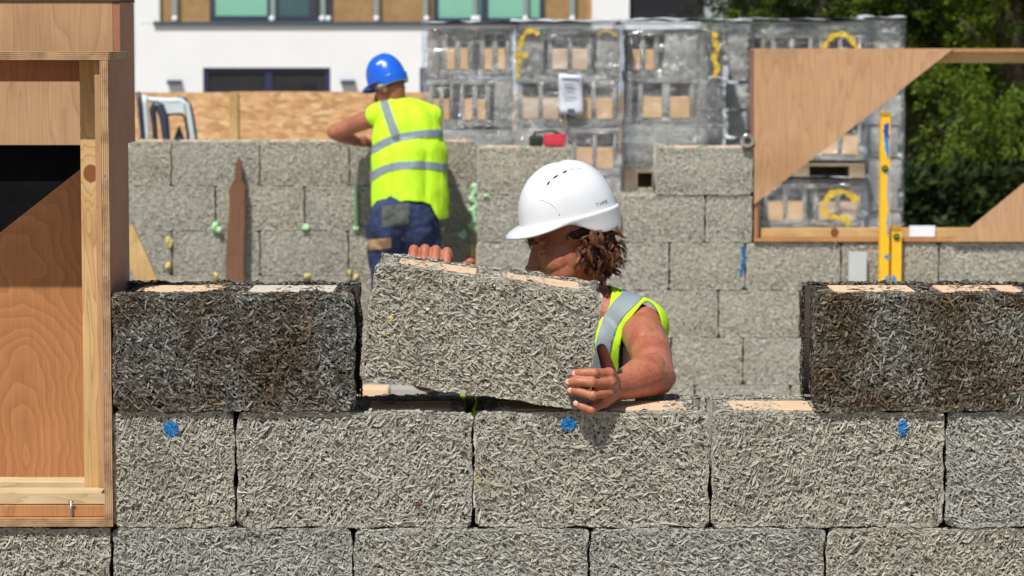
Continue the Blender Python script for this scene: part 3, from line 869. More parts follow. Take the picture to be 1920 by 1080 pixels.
def foam(px, py, Y, sx, sz, m, label, seed, lumps=6):
    rr = random.Random(seed)
    c = P(px, py, Y)
    b = MB()
    for i in range(lumps):
        a = rr.uniform(0, 6.28); k = rr.uniform(0, 0.65)
        r = rr.uniform(0.4, 0.62)
        b.ell(c + Vector((math.cos(a) * k * sx, -rr.uniform(0, .5) * min(sx, sz), math.sin(a) * k * sz)), (sx * r, min(sx, sz) * r, sz * r), 2)
    o = b.build('foam_blob', m)
    tag(o, label, 'foam', 'blobs of expanding foam on the far wall')


fo = [(406, 427, .030, .034, 0, 'pale green foam blob left of the wooden stake'), (573, 428, .026, .022, 0, 'pale green foam blob right of the wooden stake'),
      (317, 452, .022, .045, 1, 'tall yellow foam blob on the far wall left of the stake'), (316, 497, .024, .022, 1, 'yellow foam scrap below the tall yellow blob'),
      (404, 517, .018, .024, 1, 'yellow foam blob at the foot of the stake left side'), (576, 516, .022, .020, 1, 'lone yellow foam blob above the dark block'),
      (655, 511, .012, .020, 1, 'left small yellow foam blob behind the dark block end'), (669, 518, .020, .022, 1, 'right small yellow foam blob behind the dark block end')]
for i, (px, py, sx, sz, k, lb_) in enumerate(fo): foam(px, py, YL - .005, sx, sz, M_foamy if k else M_foamg, lb_, i)
fo2 = [(868, 441, .026, .040, 0, 'pale green foam blob right of the blue helmeted worker trousers'), (832, 428, .016, .016, 0, 'small green foam blob by the vest flap'), (886, 470, .018, .038, 1, 'yellow foam blob in the far wall corner')]
for i, (px, py, sx, sz, k, lb_) in enumerate(fo2): foam(px, py, YL - .005, sx, sz, M_foamy if k else M_foamg, lb_, 40 + i)
foam(912, 367, YR - .004, .022, .012, M_foamg, 'small green foam smear on the block right of the corner', 60)
b = MB(); rr = random.Random(5)
for k in range(22):
    y_ = 350 + k * 3.8
    b.ell(P(889 + 3 * math.sin(k * .9) + rr.uniform(-2, 2), y_, YL - .01), (rr.uniform(.010, .024), .02, rr.uniform(.014, .024)), 2)
tag(b.build('foam_bead', M_foamg), 'long lumpy green foam bead running down the far wall corner', 'foam')
b = MB()
b.tube([P(668, 348, YL - .006), P(668, 380, YL - .012), P(669, 405, YL - .012), P(668, 425, YL - .01)], [.006, .008, .010, .014], 8)
b.ell(P(668, 428, YL - .01), (.02, .016, .018), 2)
tag(b.build('foam_bead', M_foamg), 'thin straight green foam dribble left of the blue helmeted worker', 'foam')

# offcuts on the slab below the held block
for i, (px, py, Y, sx, sy, sz, m, lb_) in enumerate([(700, 742, 8.3, .075, .2, .12, M_insert, 'tan insulation offcut on the slab seen under the held block'),
                                                   (725, 742, 8.5, .055, .2, .10, simple('blue_grey', (.25, .30, .36), .6), 'blue grey offcut on the slab seen under the held block'),
                                                   (765, 744, 8.4, .09, .2, .11, simple('dusty_pale', (.36, .35, .31), .8), 'pale insulation offcut on the slab seen under the held block')]):
    c = P(px, py, Y)
    o = MB().box((c.x - sx, Y, .103), (c.x + sx, Y + sy, .103 + sz + .1), 0.006).build('insulation_offcut', m)
    tag(o, lb_, 'offcut')

# ------------------------------------------------------------------ pallet stacks behind the far wall
M_wood = pine_mat('pallet_wood', 'X', col=(0.36, 0.28, 0.19), dark=(0.2, 0.14, 0.09))
M_ycol = simple('yellow_spray', (0.72, 0.50, 0.04), 0.8, 0.3, 30)
_nt = M_ycol.node_tree; _tr = N(_nt, 'BsdfTransparent'); _mx = N(_nt, 'MixShader'); _nz = N(_nt, 'TexNoise', Scale=38.0, Detail=4.0); _tc = N(_nt, 'TexCoord')
_rp = ramp(_nt, [(0.36, (0.75,) * 3), (0.55, (0.12,) * 3)]); _nt.links.new(_tc.outputs['Object'], _nz.inputs['Vector']); _nt.links.new(_nz.outputs[0], _rp.inputs[0]); _nt.links.new(_rp.outputs[0], _mx.inputs[0])
_nt.links.new(_nt.nodes['Principled BSDF'].outputs[0], _mx.inputs[1]); _nt.links.new(_tr.outputs[0], _mx.inputs[2]); _nt.links.new(_mx.outputs[0], _nt.nodes['Material Output'].inputs[0])


def film_mat():
    m, nt, b = mat('stretch_film')
    out = nt.nodes['Material Output']
    tc = N(nt, 'TexCoord'); mp = N(nt, 'Mapping'); mp.inputs['Scale'].default_value = (2.2, 2.2, 8)
    mp.inputs['Rotation'].default_value = (0.2, 0.3, 0)
    nt.links.new(tc.outputs['Object'], mp.inputs[0])
    nz = N(nt, 'TexNoise', Scale=2.2, Detail=5.0, Roughness=0.62, Distortion=0.8); nt.links.new(mp.outputs[0], nz.inputs['Vector'])
    bp = N(nt, 'Bump', Strength=0.9, Distance=0.05); nt.links.new(nz.outputs[0], bp.inputs['Height'])
    tr = N(nt, 'BsdfTransparent'); gl = N(nt, 'BsdfGlossy', Roughness=0.11); df = N(nt, 'BsdfDiffuse')
    tr.inputs[0].default_value = (0.90, 0.93, 0.97, 1)
    df.inputs[0].default_value = (0.74, 0.78, 0.82, 1); gl.inputs[0].default_value = (0.95, 0.97, 1, 1)
    nt.links.new(bp.outputs[0], gl.inputs['Normal']); nt.links.new(bp.outputs[0], df.inputs['Normal'])
    m1 = N(nt, 'MixShader'); m2 = N(nt, 'MixShader')
    r = ramp(nt, [(0.46, (0.0,) * 3), (0.58, (0.04,) * 3), (0.68, (0.26,) * 3), (0.80, (0.7,) * 3)]); nt.links.new(nz.outputs[0], r.inputs[0])
    nt.links.new(r.outputs[0], m1.inputs[0]); nt.links.new(tr.outputs[0], m1.inputs[1]); nt.links.new(df.outputs[0], m1.inputs[2])
    m2.inputs[0].default_value = 0.13
    nt.links.new(m1.outputs[0], m2.inputs[1]); nt.links.new(gl.outputs[0], m2.inputs[2])
    nt.links.new(m2.outputs[0], out.inputs[0])
    return m


M_film = film_mat()
M_lid = simple('folded_film', (0.62, 0.65, 0.67), 0.3, 0.15, 6, 0.6, 9)
PG = 'wrapped woodchip blocks on pallets'
YP = 11.8
_pb = {}


def pal_block(px0, px1, ptop, Y, kind, label, yaw=0, h=0.295, dy=0.0):
    """a block lying with its open cells facing the camera"""
    x0 = X(px0, Y, ptop + 40); x1 = X(px1, Y, ptop + 40); L = x1 - x0 - 0.008
    key = (round(L, 1), kind)
    if key not in _pb:
        _pb[key] = block_mesh(max(round(L, 1), .1), 0.25, 500 + len(_pb), 0.30, False, kind, far=True, cscale=1.0)
        _pb[key]['L'] = max(round(L, 1), .1)
    me = _pb[key]
    o = bpy.data.objects.new('woodchip_block', me); C.objects.link(o)
    zb = Z(ptop, Y) - h
    if kind == 'open':
        o.rotation_euler = (math.pi / 2, 0, 0); o.location = (x0 + .004, Y + 0.25 + dy, zb)
        # mirror-free: z (open side) faces the camera after the turn
        o.scale = (L / me['L'], h / DEP * 0.985, 1)
        add_inserts(o, me['L'], 0.25, M_insertor if (hash((px0, ptop)) % 3) else M_insert, deep=0.175)
    else:
        o.location = (x0 + .004, Y + dy, zb); o.scale = (L / me['L'], 0.85, (h - .006) / 0.25)
    tag(o, label, 'building block', PG)
    return o


M_insertor = simple('insulation_orange', (0.80, 0.47, 0.19), 0.9, 0.06, 14, 0.25, 300)


def pallet(px0, px1, ptop, Y, label, depth=1.0):
    x0 = X(px0, Y, ptop); x1 = X(px1, Y, ptop); zt = Z(ptop, Y)
    t = thing('pallet', label, 'pallet', ((x0 + x1) / 2, Y + depth / 2, zt - .13), 'timber pallets under the block stacks')
    n = 6
    for k in range(n):
        y_ = Y + k * (depth - .1) / (n - 1)
        MB().box((x0, y_, zt - .02), (x1, y_ + .1, zt), .002).build('deck_board', M_wood, t)
    for k in range(3):
        xx = x0 + k * (x1 - x0 - .1) / 2
        MB().box((xx, Y, zt - .11), (xx + .1, Y + depth, zt - .0205), .002).build('bearer', M_wood, t)
        MB().box((xx, Y + .001, zt - .13), (xx + .1, Y + depth - .001, zt - .1105), .002).build('bottom_board', M_wood, t)
    MB().box((x0, Y + .36, zt - .13), (x1, Y + .38, zt - .021)).build('added_gap_board', M_wood, t)  # extra board added inside the pallet to keep the gap dark
    return t


def stack_rows(rows, Y, who, h=0.295):
    for r_, (ptop, items) in enumerate(rows):
        for i, it in enumerate(items):
            kind = it[2] if len(it) > 2 else 'open'
            nm = '%s, %s layer down, %s from left' % (who, ORD[r_ + 1], ORD[i + 1])
            pal_block(it[0], it[1], ptop, Y, kind, nm, h=h, dy=(it[3] if len(it) > 3 else 0))


def film(px0, px1, ptop, pbot, Y, label, depth=1.0, seed=1, mark=None, yaw=0):
    x0 = X(px0, Y, ptop); x1 = X(px1, Y, ptop); z1 = Z(ptop, Y); z0 = Z(pbot, Y)
    t = thing('film_wrap', label, 'plastic film', ((x0 + x1) / 2, Y + depth / 2, z0), 'stretch film round the block stacks')
    nx, nz = 24, 24
    v = []; f = []
    def pt(a, b):        # a round the stack 0..4, b 0..1 height
        s = int(a) % 4; k = a - int(a)
        e = .02
        c = [(x0 - e, Y - e), (x1 + e, Y - e), (x1 + e, Y + depth), (x0 - e, Y + depth)]
        p = Vector(c[s]).lerp(Vector(c[(s + 1) % 4]), k)
        z = z0 + (z1 - z0) * b
        q = Vector((p.x, p.y, z))
        d = 0.012 * noise.noise(q * 6 + Vector((seed, 0, 0))) + 0.006 * noise.noise(q * 19)
        nrm = [Vector((0, -1, 0)), Vector((1, 0, 0)), Vector((0, 1, 0)), Vector((-1, 0, 0))][s]
        return q + nrm * d
    for j in range(nz + 1):
        for i in range(nx * 4):
            v.append(pt(i / nx, j / nz))
    for j in range(nz):
        for i in range(nx * 4):
            i2 = (i + 1) % (nx * 4)
            f.append((j * nx * 4 + i, j * nx * 4 + i2, (j + 1) * nx * 4 + i2, (j + 1) * nx * 4 + i))
    link('wrap', mesh('wrap', v, f, True), M_film, t)
    # gathered film on top
    v = []; f = []
    n = 18
    for side in (0, 1):
        for j in range(n + 1):
            for i in range(n + 1):
                x = x0 - .025 + (x1 - x0 + .05) * i / n; y = Y - .03 + (depth + .04) * j / n
                v.append((x, y, z1 + .004 + side * .012 + 0.016 * side * abs(noise.noise(Vector((x * 5, y * 5, seed)))) * 2))
        for j in range(n):
            for i in range(n):
                a = side * (n + 1) ** 2 + j * (n + 1) + i
                f.append((a, a + 1, a + n + 2, a + n + 1))
    link('top_sheet', mesh('top_sheet', v, f, True), M_lid, t)
    return t


def stroke(pts, rad, Y, m, parent, name='spray_mark'):
    P3 = [P(a, b_, Y) for a, b_ in pts]
    n = len(P3); v = []; f = []
    for i, p in enumerate(P3):
        t = (P3[min(i + 1, n - 1)] - P3[max(i - 1, 0)]).normalized()
        s = Vector((-t.z, 0, t.x))
        r = rad * 1.25 * (0.85 + 0.25 * math.sin(i * 1.1) + .2 * math.sin(i * 2.9))
        v += [p + s * r, p - s * r, p + s * r + Vector((0, .0006, 0)), p - s * r + Vector((0, .0006, 0))]
    for i in range(n - 1):
        a = i * 4
        f += [(a, a + 4, a + 5, a + 1), (a + 2, a + 3, a + 7, a + 6), (a, a + 2, a + 6, a + 4), (a + 1, a + 5, a + 7, a + 3)]
    return link(name, mesh(name, v, f), m, parent)


def curve_pts(p, n=24):
    out = []
    for k in range(n):
        t = k / (n - 1) * (len(p) - 1); i = min(int(t), len(p) - 2); u = t - i
        a, b_, c, d = p[max(i - 1, 0)], p[i], p[i + 1], p[min(i + 2, len(p) - 1)]
        out.append(tuple(0.5 * ((2 * b_[q]) + (-a[q] + c[q]) * u + (2 * a[q] - 5 * b_[q] + 4 * c[q] - d[q]) * u * u + (-a[q] + 3 * b_[q] - 3 * c[q] + d[q]) * u ** 3) for q in (0, 1)))
    return out


A_ = 'left wrapped stack'
stack_rows([(52, [(800, 822, 'plain'), (822, 893), (893, 963)]), (147, [(800, 855), (855, 926), (926, 963, 'plain')]), (241, [(800, 963, 'plain')]), (333, [(800, 963, 'plain')])], YP, A_)
B_ = 'middle wrapped stack'
stack_rows([(52, [(966, 1020, 'plain'), (1021, 1116), (1118, 1164, 'plain')]), (145, [(966, 1062), (1063, 1164)]), (238, [(966, 1066, 'plain'), (1067, 1164)]), (331, [(966, 1164, 'plain')])], YP - .12, B_)
C_ = 'right wrapped stack'
stack_rows([(54, [(1168, 1243), (1245, 1308, 'plain')]), (143, [(1168, 1190), (1191, 1308)]), (232, [(1168, 1308, 'plain')])], YP, C_)
pal_block(1165, 1308, 266, YP, 'plain', 'plain block under the right wrapped stack above its pallet', h=.15)
pallet(1165, 1312, 318, YP, 'timber pallet carrying the right wrapped block stack')
stack_rows([(350, [(1165, 1236, 'plain'), (1237, 1308, 'plain')])], YP, 'lowest stack under right pallet')
pallet(800, 1164, 428, YP, 'timber pallet under the left and middle wrapped stacks')
# set back column on the right, seen in shade
for r_, pt_ in enumerate((54, 143, 232, 321)):
    o = pal_block(1311, 1354, pt_, YP + .35, 'plain', 'shaded block at the right corner of the wrapped stack, %s layer down' % ORD[r_ + 1], h=.295)
    o.rotation_euler = (0, 0, R(58)); o.scale = (1.0, .6, 1.17)
    o.location = (X(1312, YP), YP + .02, o.location.z)
for who_, a_x, b_x in (('left', 806, 880), ('left', 882, 958), ('middle', 972, 1060), ('middle', 1062, 1160), ('right', 1172, 1214)):
    for r_, pt_ in enumerate((56, 146, 236)):
        pal_block(a_x, b_x, pt_, YP + .42, 'plain', 'block in the second rank of the %s wrapped stack, %s layer down, %s part' % (who_, ORD[r_ + 1], 'right' if a_x in (882, 1062) else 'left'), h=.295)
for r_, pt_ in enumerate((56, 146, 236)):
    pal_block(1215, 1356, pt_, YP + .5, 'plain', 'second rank block showing at the right end of the wrapped stack, %s layer down' % ORD[r_ + 1], h=.295)
f1 = film(797, 966, 48, 440, YP - .02, 'clear stretch film round the left wrapped stack', seed=2)
f2 = film(965, 1165, 46, 420, YP - .15, 'clear stretch film round the middle wrapped stack with yellow letter f', seed=3, depth=1.1)
f3 = film(1166, 1352, 44, 300, YP - .02, 'clear stretch film round the right wrapped stack', seed=4)
# spray marks and delivery note on the film
YW = YP - .19
stroke(curve_pts([(1010, 64), (1000, 58), (985, 62), (975, 85), (972, 110), (971, 146)]), .013, YW, M_ycol, f2)
stroke([(965, 102), (978, 102), (991, 103)], .012, YW - .003, M_ycol, f2)
stroke(curve_pts([(1120, 66), (1132, 58), (1145, 60), (1157, 68)]), .006, YW, M_ycol, f2)
stroke(curve_pts([(1342, 60), (1338, 75), (1346, 90), (1338, 110), (1345, 125), (1340, 145)]), .016, YP - .06, M_ycol, f3)
note = thing('delivery_note', 'white paper delivery note stuck on the middle wrapped stack', 'paper note', P(1070, 178, YW))
v = []; f = []
for j in range(9):
    for i in range(5):
        p = P(1047 + 11 * i + (j * .3), 140 + j * 9.5 - (2 if i < 2 else 0), YW - .012 - .006 * math.sin(j * .9 + i * .5)); v.append(p)
for j in range(8):
    for i in range(4):
        a = j * 5 + i; f.append((a, a + 5, a + 6, a + 1))
pm = mesh('paper', v, f, True)
po = link('paper', pm, simple('note_paper', (0.66, 0.69, 0.76), 0.55, 0.05, 10), note)
md = po.modifiers.new('s', 'SOLIDIFY'); md.thickness = .0015
M_ink = simple('ink', (0.10, 0.12, 0.2), 0.6, 0.2, 10)
for (a, b_, c_, d) in ((1053, 146, 1086, 148), (1058, 158, 1078, 159.5), (1060, 163, 1075, 164.5), (1064, 204, 1077, 212), (1056, 176, 1082, 177), (1056, 181, 1080, 182)):
    q0 = P(a, d, YW - .024); q1 = P(c_, b_, YW - .024)
    MB().box((q0.x, q0.y, q0.z), (q1.x, q0.y + .0015, q1.z)).build('print_line', M_ink, note)

# stack behind the window frame: two tiers
YD = 12.6
D_ = 'upper tier stack behind window frame'
stack_rows([(60, [(1384, 1440), (1440, 1530), (1530, 1622)]), (140, [(1384, 1440), (1440, 1530), (1530, 1622)]), (220, [(1384, 1440), (1440, 1530), (1530, 1622)])], YD, D_, h=.275)
pallet(1384, 1622, 306, YD, 'timber pallet between the two tiers behind the window frame', .9)
stack_rows([(344, [(1384, 1425), (1426, 1519), (1520, 1622)]), (424, [(1384, 1500, 'plain'), (1500, 1622, 'plain')]), (505, [(1384, 1500, 'plain'), (1500, 1622, 'plain')])], YD, 'lower tier stack behind window frame', h=.275)
for r_, pt_ in enumerate((58, 118, 178, 238, 298, 338, 400, 460)):
    pal_block(1628 + (r_ % 2) * 4, 1690 - (r_ % 2) * 6, pt_, YD + .1, 'plain', 'block of the narrow column right of the two tier stack, %s down' % ORD[r_ + 1], h=.19)
for r_, pt_ in enumerate((52, 104, 156, 208, 260, 312, 364)):
    pal_block(1364 + (r_ % 2) * 5, 1402, pt_, YD - .1, 'plain', 'block of the narrow column left of the window frame, %s down' % ORD[r_ + 1], h=.16)
f4 = film(1406, 1624, 42, 300, YD - .02, 'clear film round the upper tier behind the window frame', seed=5)
f5 = film(1406, 1624, 338, 520, YD - .02, 'clear film round the lower tier behind the window frame', seed=6)
f6 = film(1626, 1692, 38, 520, YD + .05, 'clear film round the narrow column right of the tiers', seed=7)
f7 = film(1362, 1404, 44, 480, YD - .12, 'clear film round the narrow column left of the window frame', seed=8)
YV = YD - .075
stroke(curve_pts([(1544, 90), (1556, 72), (1575, 64), (1592, 70), (1608, 92)]), .016, YV, M_ycol, f4)
stroke(curve_pts([(1608, 380), (1590, 362), (1562, 362), (1545, 382), (1550, 402), (1575, 408), (1590, 414), (1588, 424)]), .018, YV, M_ycol, f5)
#PART3

# ------------------------------------------------------------------ OSB hoarding
def osb_mat():
    m, nt, b = mat('osb')
    tc = N(nt, 'TexCoord'); mp = N(nt, 'Mapping'); mp.inputs['Scale'].default_value = (9, 9, 22)
    nt.links.new(tc.outputs['Object'], mp.inputs[0])
    vo = N(nt, 'TexVoronoi', Scale=1.6, Randomness=1.0); nt.links.new(mp.outputs[0], vo.inputs['Vector'])
    sx = N(nt, 'SeparateXYZ'); nt.links.new(vo.outputs['Color'], sx.inputs[0])
    r = ramp(nt, [(0.0, (0.46, 0.24, 0.10)), (0.4, (0.60, 0.34, 0.15)), (0.8, (0.68, 0.42, 0.20)), (1.0, (0.75, 0.52, 0.30))])
    nt.links.new(sx.outputs[0], r.inputs[0]); nt.links.new(r.outputs[0], b.inputs['Base Color'])
    b.inputs['Roughness'].default_value = 0.7
    return m


M_osb = osb_mat()
YO = 18.8
oz = Z(172, YO)
hd = thing('osb_hoarding', 'orange brown strand board hoarding behind the far wall in front of the white house', 'hoarding', (X(500, YO), YO, 0))
seams = [X(440, YO) - 2.44, X(440, YO) - 1.22, X(440, YO), X(440, YO) + 1.22, X(440, YO) + 2.44, X(440, YO) + 3.66]
for i in range(len(seams) - 1):
    MB().box((seams[i] + .003, YO, 0.05), (seams[i + 1] - .003, YO + .018, oz - (i % 2) * .006), .002).build('board_panel', M_osb, hd)
for s_ in seams[2:3]:
    MB().box((s_ - .03, YO - .026, 0.0), (s_ + .045, YO - .001, oz - .002), .003).build('cover_batten', pine_mat('batten', col=(0.58, 0.40, 0.17)), hd)

# ------------------------------------------------------------------ site machine behind the far wall, left
YX = 15.0
M_mw = simple('machine_pale', (0.58, 0.66, 0.66), 0.4, 0.08, 12)
M_mb = simple('machine_dark', (0.03, 0.04, 0.065), 0.4, 0.2, 12)
M_glz = simple('machine_glass', (0.30, 0.40, 0.42), 0.15, 0.1, 3)
mc = thing('site_machine', 'pale grey and black site machine frame rising behind the left end of the far wall', 'machine', (X(310, YX), YX + .3, 0))


def pp(l, Y=YX): return [P(a, b_, Y) for a, b_ in l]


MB().tube(pp([(276, 300), (276, 250), (272, 196), (270, 178)]), .02, 10).build('pillar', M_mw, mc)
MB().tube(pp([(268, 300), (267, 250), (262, 196), (259, 172)], YX - .02), .018, 10).build('pillar', M_mb, mc)
MB().tube(pp([(310, 320), (312, 260), (308, 222), (300, 200), (290, 196), (286, 206), (290, 240), (294, 300)]), [.022, .03, .035, .035, .03, .026, .02, .02], 10).build('mudguard', M_mb, mc)
MB().tube(pp([(272, 186), (290, 188), (318, 189), (338, 188), (350, 196), (356, 225), (361, 258), (364, 320)], YX + .05), .022, 10).build('roll_bar', M_mw, mc)
MB().tube(pp([(333, 183), (347, 187), (356, 198), (362, 228), (367, 262), (370, 320)], YX + .09), .015, 8).build('rubber_seal', M_mb, mc)
MB().tube(pp([(312, 215), (335, 213), (346, 218), (352, 250), (354, 320)], YX + .02), .010, 8).build('window_frame', M_mb, mc)
a, b_, c, d = pp([(296, 192), (340, 192), (346, 212), (310, 214)], YX + .03)
q = pp([(296, 193), (344, 193), (347, 211), (308, 213)], YX + .02)
bm_ = MB(); bm_.prism([(p.x, p.z) for p in q], YX + .0, YX + .03); bm_.build('cowl', M_mw, mc)
q = pp([(322, 262), (332, 236), (342, 262), (344, 320), (320, 320)], YX)
bm_ = MB(); bm_.prism([(p.x, p.z) for p in q], YX + .1, YX + .16); bm_.build('seat_back', M_mb, mc)
bm_ = MB().box((X(262, YX), YX - .05, .35), (X(362, YX), YX + .9, .95), .04); bm_.build('body', M_mw, mc)
for xx in (272, 350):
    for yy in (0.05, .75):
        p = Vector((X(xx, YX), YX + yy, .25))
        MB().tube([p + Vector((-.07, 0, 0)), p + Vector((.07, 0, 0))], .25, 24).build('wheel', M_mb, mc)

# ------------------------------------------------------------------ white house
YH = 54.0
hs = 5500 / (YH + 6.2)
M_rend = simple('white_render', (0.80, 0.82, 0.83), 0.85, 0.03, 1.2, 0.15, 20)
M_clad = pine_mat('timber_cladding', 'X', col=(0.60, 0.30, 0.13), dark=(0.40, 0.18, 0.07))
M_nav = simple('navy_frame', (0.025, 0.032, 0.09), 0.4, 0.1, 5)
M_fas = simple('slate_fascia', (0.05, 0.085, 0.12), 0.45, 0.1, 5)
M_gr = simple('green_glass', (0.34, 0.66, 0.55), 0.12, 0.05, 1.5)
M_gb = simple('blue_glass', (0.05, 0.12, 0.16), 0.08, 0.2, 1.0)
M_gd = simple('dark_glass', (0.022, 0.026, 0.03), 0.1, 0.3, 0.7)
M_gry = simple('grey_metal', (0.36, 0.40, 0.43), 0.45, 0.08, 5)
M_void = simple('dark_interior', (0.008, 0.008, 0.012), 0.9, 0.2, 3)
hz0 = -0.6
hx0 = X(252, YH, 100); hx1 = X(1480, YH, 100); hzt = 7.6
ho = thing('house', 'white rendered house with timber clad upper storey behind the hoarding', 'house', ((hx0 + hx1) / 2, YH + 4, hz0))


def hbox(px0, px1, py0, py1, d0, d1, name, m, parent=None, bev=0.0):
    """box on the facade between two pixel corners; d: distance behind the facade plane"""
    a = P(px0, py0, YH); b = P(px1, py1, YH)
    return MB().box((a.x, YH + d0, b.z), (b.x, YH + d1, a.z), bev).build(name, m, parent or ho)


# facade assembled around its openings
def wall_pc(ps):
    b = MB()
    for (px0, px1, z0, z1) in ps:
        b.box((X(px0, YH, 60), YH, z0), (X(px1, YH, 60), YH + .3, z1))
    return b.build('wall', M_rend, ho)


zc1 = Z(47, YH); zc0 = Z(127, YH); zd0 = Z(170, YH) - 1.0
wall_pc([(252, 380, hz0, zc1), (380, 619, zc0, zc1), (619, 787, hz0, zc1), (787, 860, zc0, zc1), (860, 1180, hz0, zc1),
         (252, 300, zc1, hzt), (1110, 1180, zc1, hzt), (1180, 1322, Z(-60, YH), hzt), (1180, 1322, hz0, Z(39, YH)), (1360, 1390, hz0, hzt), (1322, 1360, Z(-60, YH), hzt),
         (1390, 1480, Z(-60, YH), hzt), (1390, 1480, hz0, Z(12, YH)), (1322, 1360, hz0, zc1 - .2), (300, 1110, Z(-110, YH), hzt)])
# storey recess behind the balcony with its cladding
hbox(300, 392, -110, 41, .12, .20, 'cladding', M_clad)
hbox(622, 812, -110, 41, .12, .20, 'cladding', M_clad)
hbox(1020, 1110, -110, 41, .12, .20, 'cladding', M_clad)


def patio(px0, px1, py0, py1, panes, name, split, parent=None, fm=None):
    """a framed glazed opening"""
    a = P(px0, py0, YH); b = P(px1, py1, YH)
    fm = fm or M_nav
    w_ = .09
    fr = MB().box((a.x, YH + .05, b.z), (a.x + w_, YH + .16, a.z)).box((b.x - w_, YH + .05, b.z), (b.x, YH + .16, a.z))
    fr.box((a.x + w_, YH + .05, a.z - w_), (b.x - w_, YH + .16, a.z)).box((a.x + w_, YH + .05, b.z), (b.x - w_, YH + .16, b.z + w_))
    for s_ in split:
        x = X(s_, YH, 60); fr.box((x - .07, YH + .06, b.z + w_), (x + .07, YH + .15, a.z - w_))
    w0 = fr.build(name, fm, ho)
    xs = [a.x + w_] + [X(s_, YH, 60) for s_ in split] + [b.x - w_]
    for i, m in enumerate(panes):
        pn = MB().box((xs[i] + .001, YH + .10, b.z + w_), (xs[i + 1] - .001, YH + .112, a.z - w_)).build('pane', m, w0)
        pn.location = (0, 0, 0)
    return w0


patio(392, 622, -110, 38, [M_gr, M_gb, M_gd], 'balcony_door', [507, 585])
patio(812, 1020, -110, 42, [M_gr, M_gr], 'balcony_door', [908])
patio(381, 619, 127, 260, [M_gd, M_gd], 'patio_door', [503])
hbox(566, 591, 158, 175, .05, .09, 'door_notice', M_void)
patio(787, 860, 127, 260, [M_gd], 'patio_door', [])
patio(1390, 1480, -50, 13, [M_gd], 'window', [], fm=simple('green_frame', (.05, .12, .07), .5))
patio(1114, 1148, -60, 13, [M_gb], 'window', [])
patio(284, 299, -60, 10, [M_gb], 'window', [])
hbox(1181, 1321, -60, 38.5, .15, .28, 'garage_void', M_void)
hbox(1322, 1360, -60, 60, .06, .3, 'grey_panel', M_gry)
for p_ in (1331, 1345, 1352): hbox(p_, p_ + 3, -60, 60, .03, .058, 'panel_rib', simple('rib', (.55, .6, .62), .5))
# balcony slab, glass screen, posts, clamps
a = P(288, 40, YH); b = P(795, 47, YH)
MB().box((a.x, YH - .07, b.z - .01), (X(1108, YH, 45), YH - .001, b.z + .075), .01).build('balcony_edge', M_fas, ho)
M_bal = bpy.data.materials.new('balcony_glass'); M_bal.use_nodes = True
nt = M_bal.node_tree; tr = N(nt, 'BsdfTransparent'); gl = N(nt, 'BsdfGlossy', Roughness=0.05); mx = N(nt, 'MixShader')
tr.inputs[0].default_value = (0.93, 0.98, 0.96, 1); mx.inputs[0].default_value = 0.06
nt.links.new(tr.outputs[0], mx.inputs[1]); nt.links.new(gl.outputs[0], mx.inputs[2]); nt.links.new(mx.outputs[0], nt.nodes['Material Output'].inputs[0])
MB().box((a.x + .1, YH - .062, b.z + .12), (X(1100, YH, 45), YH - .05, b.z + 1.1)).build('balcony_glass', M_bal, ho)
for p_ in (328, 512, 606, 706, 798, 890, 985, 1073):
    x = X(p_, YH, 40)
    MB().box((x - .05, YH - .045, b.z + .08), (x + .05, YH + .01, b.z + 1.15), .008).build('balcony_post', M_gry, ho)
for p_ in (328, 510, 604, 616, 706, 800, 888, 896, 985, 1073):
    c = P(p_, 35, YH)
    MB().ell((c.x, YH - .07, c.z), (.06, .03, .06), 2).build('clamp', M_white, ho)
# wall lamps
for p_ in (328, 653):
    c = P(p_, 154, YH)
    MB().box((c.x - .15, YH - .17, c.z - .045), (c.x + .15, YH - .001, c.z + .045), .02).build('wall_lamp', M_fas, ho)
MB().box((hx0, YH + .31, hz0), (hx1, YH + 8, hzt - .05)).build('wall', M_rend, ho)
MB().box((hx0 - .4, YH - .5, hzt), (hx1 + .4, YH + 8.4, hzt + .25), .03).build('roof', M_fas, ho)
# movement joint in the render and rainwater pipe
hbox(262, 700, 43.6, 44.2, -.004, -.001, 'render_joint', M_gry)

# ------------------------------------------------------------------ trees
def leaf_mat(name, stops, transl=0.25):
    m, nt, b = mat(name)
    geo = N(nt, 'NewGeometry'); r = ramp(nt, stops)
    nt.links.new(geo.outputs['Random Per Island'], r.inputs[0])
    nt.links.new(r.outputs[0], b.inputs['Base Color'])
    b.inputs['Roughness'].default_value = 0.6; b.inputs['Specular IOR Level'].default_value = 0.2
    t = N(nt, 'BsdfTranslucent'); nt.links.new(r.outputs[0], t.inputs[0])
    mx = N(nt, 'MixShader'); mx.inputs[0].default_value = transl
    nt.links.new(b.outputs[0], mx.inputs[1]); nt.links.new(t.outputs[0], mx.inputs[2])
    nt.links.new(mx.outputs[0], nt.nodes['Material Output'].inputs[0])
    return m


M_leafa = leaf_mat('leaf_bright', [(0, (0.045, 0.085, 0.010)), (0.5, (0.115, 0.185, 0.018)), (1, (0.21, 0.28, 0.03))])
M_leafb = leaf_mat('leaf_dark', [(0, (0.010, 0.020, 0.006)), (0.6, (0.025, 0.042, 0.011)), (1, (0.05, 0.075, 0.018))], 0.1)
M_bark = simple('bark', (0.10, 0.07, 0.05), 0.9, 0.3, 10, 0.6, 30)


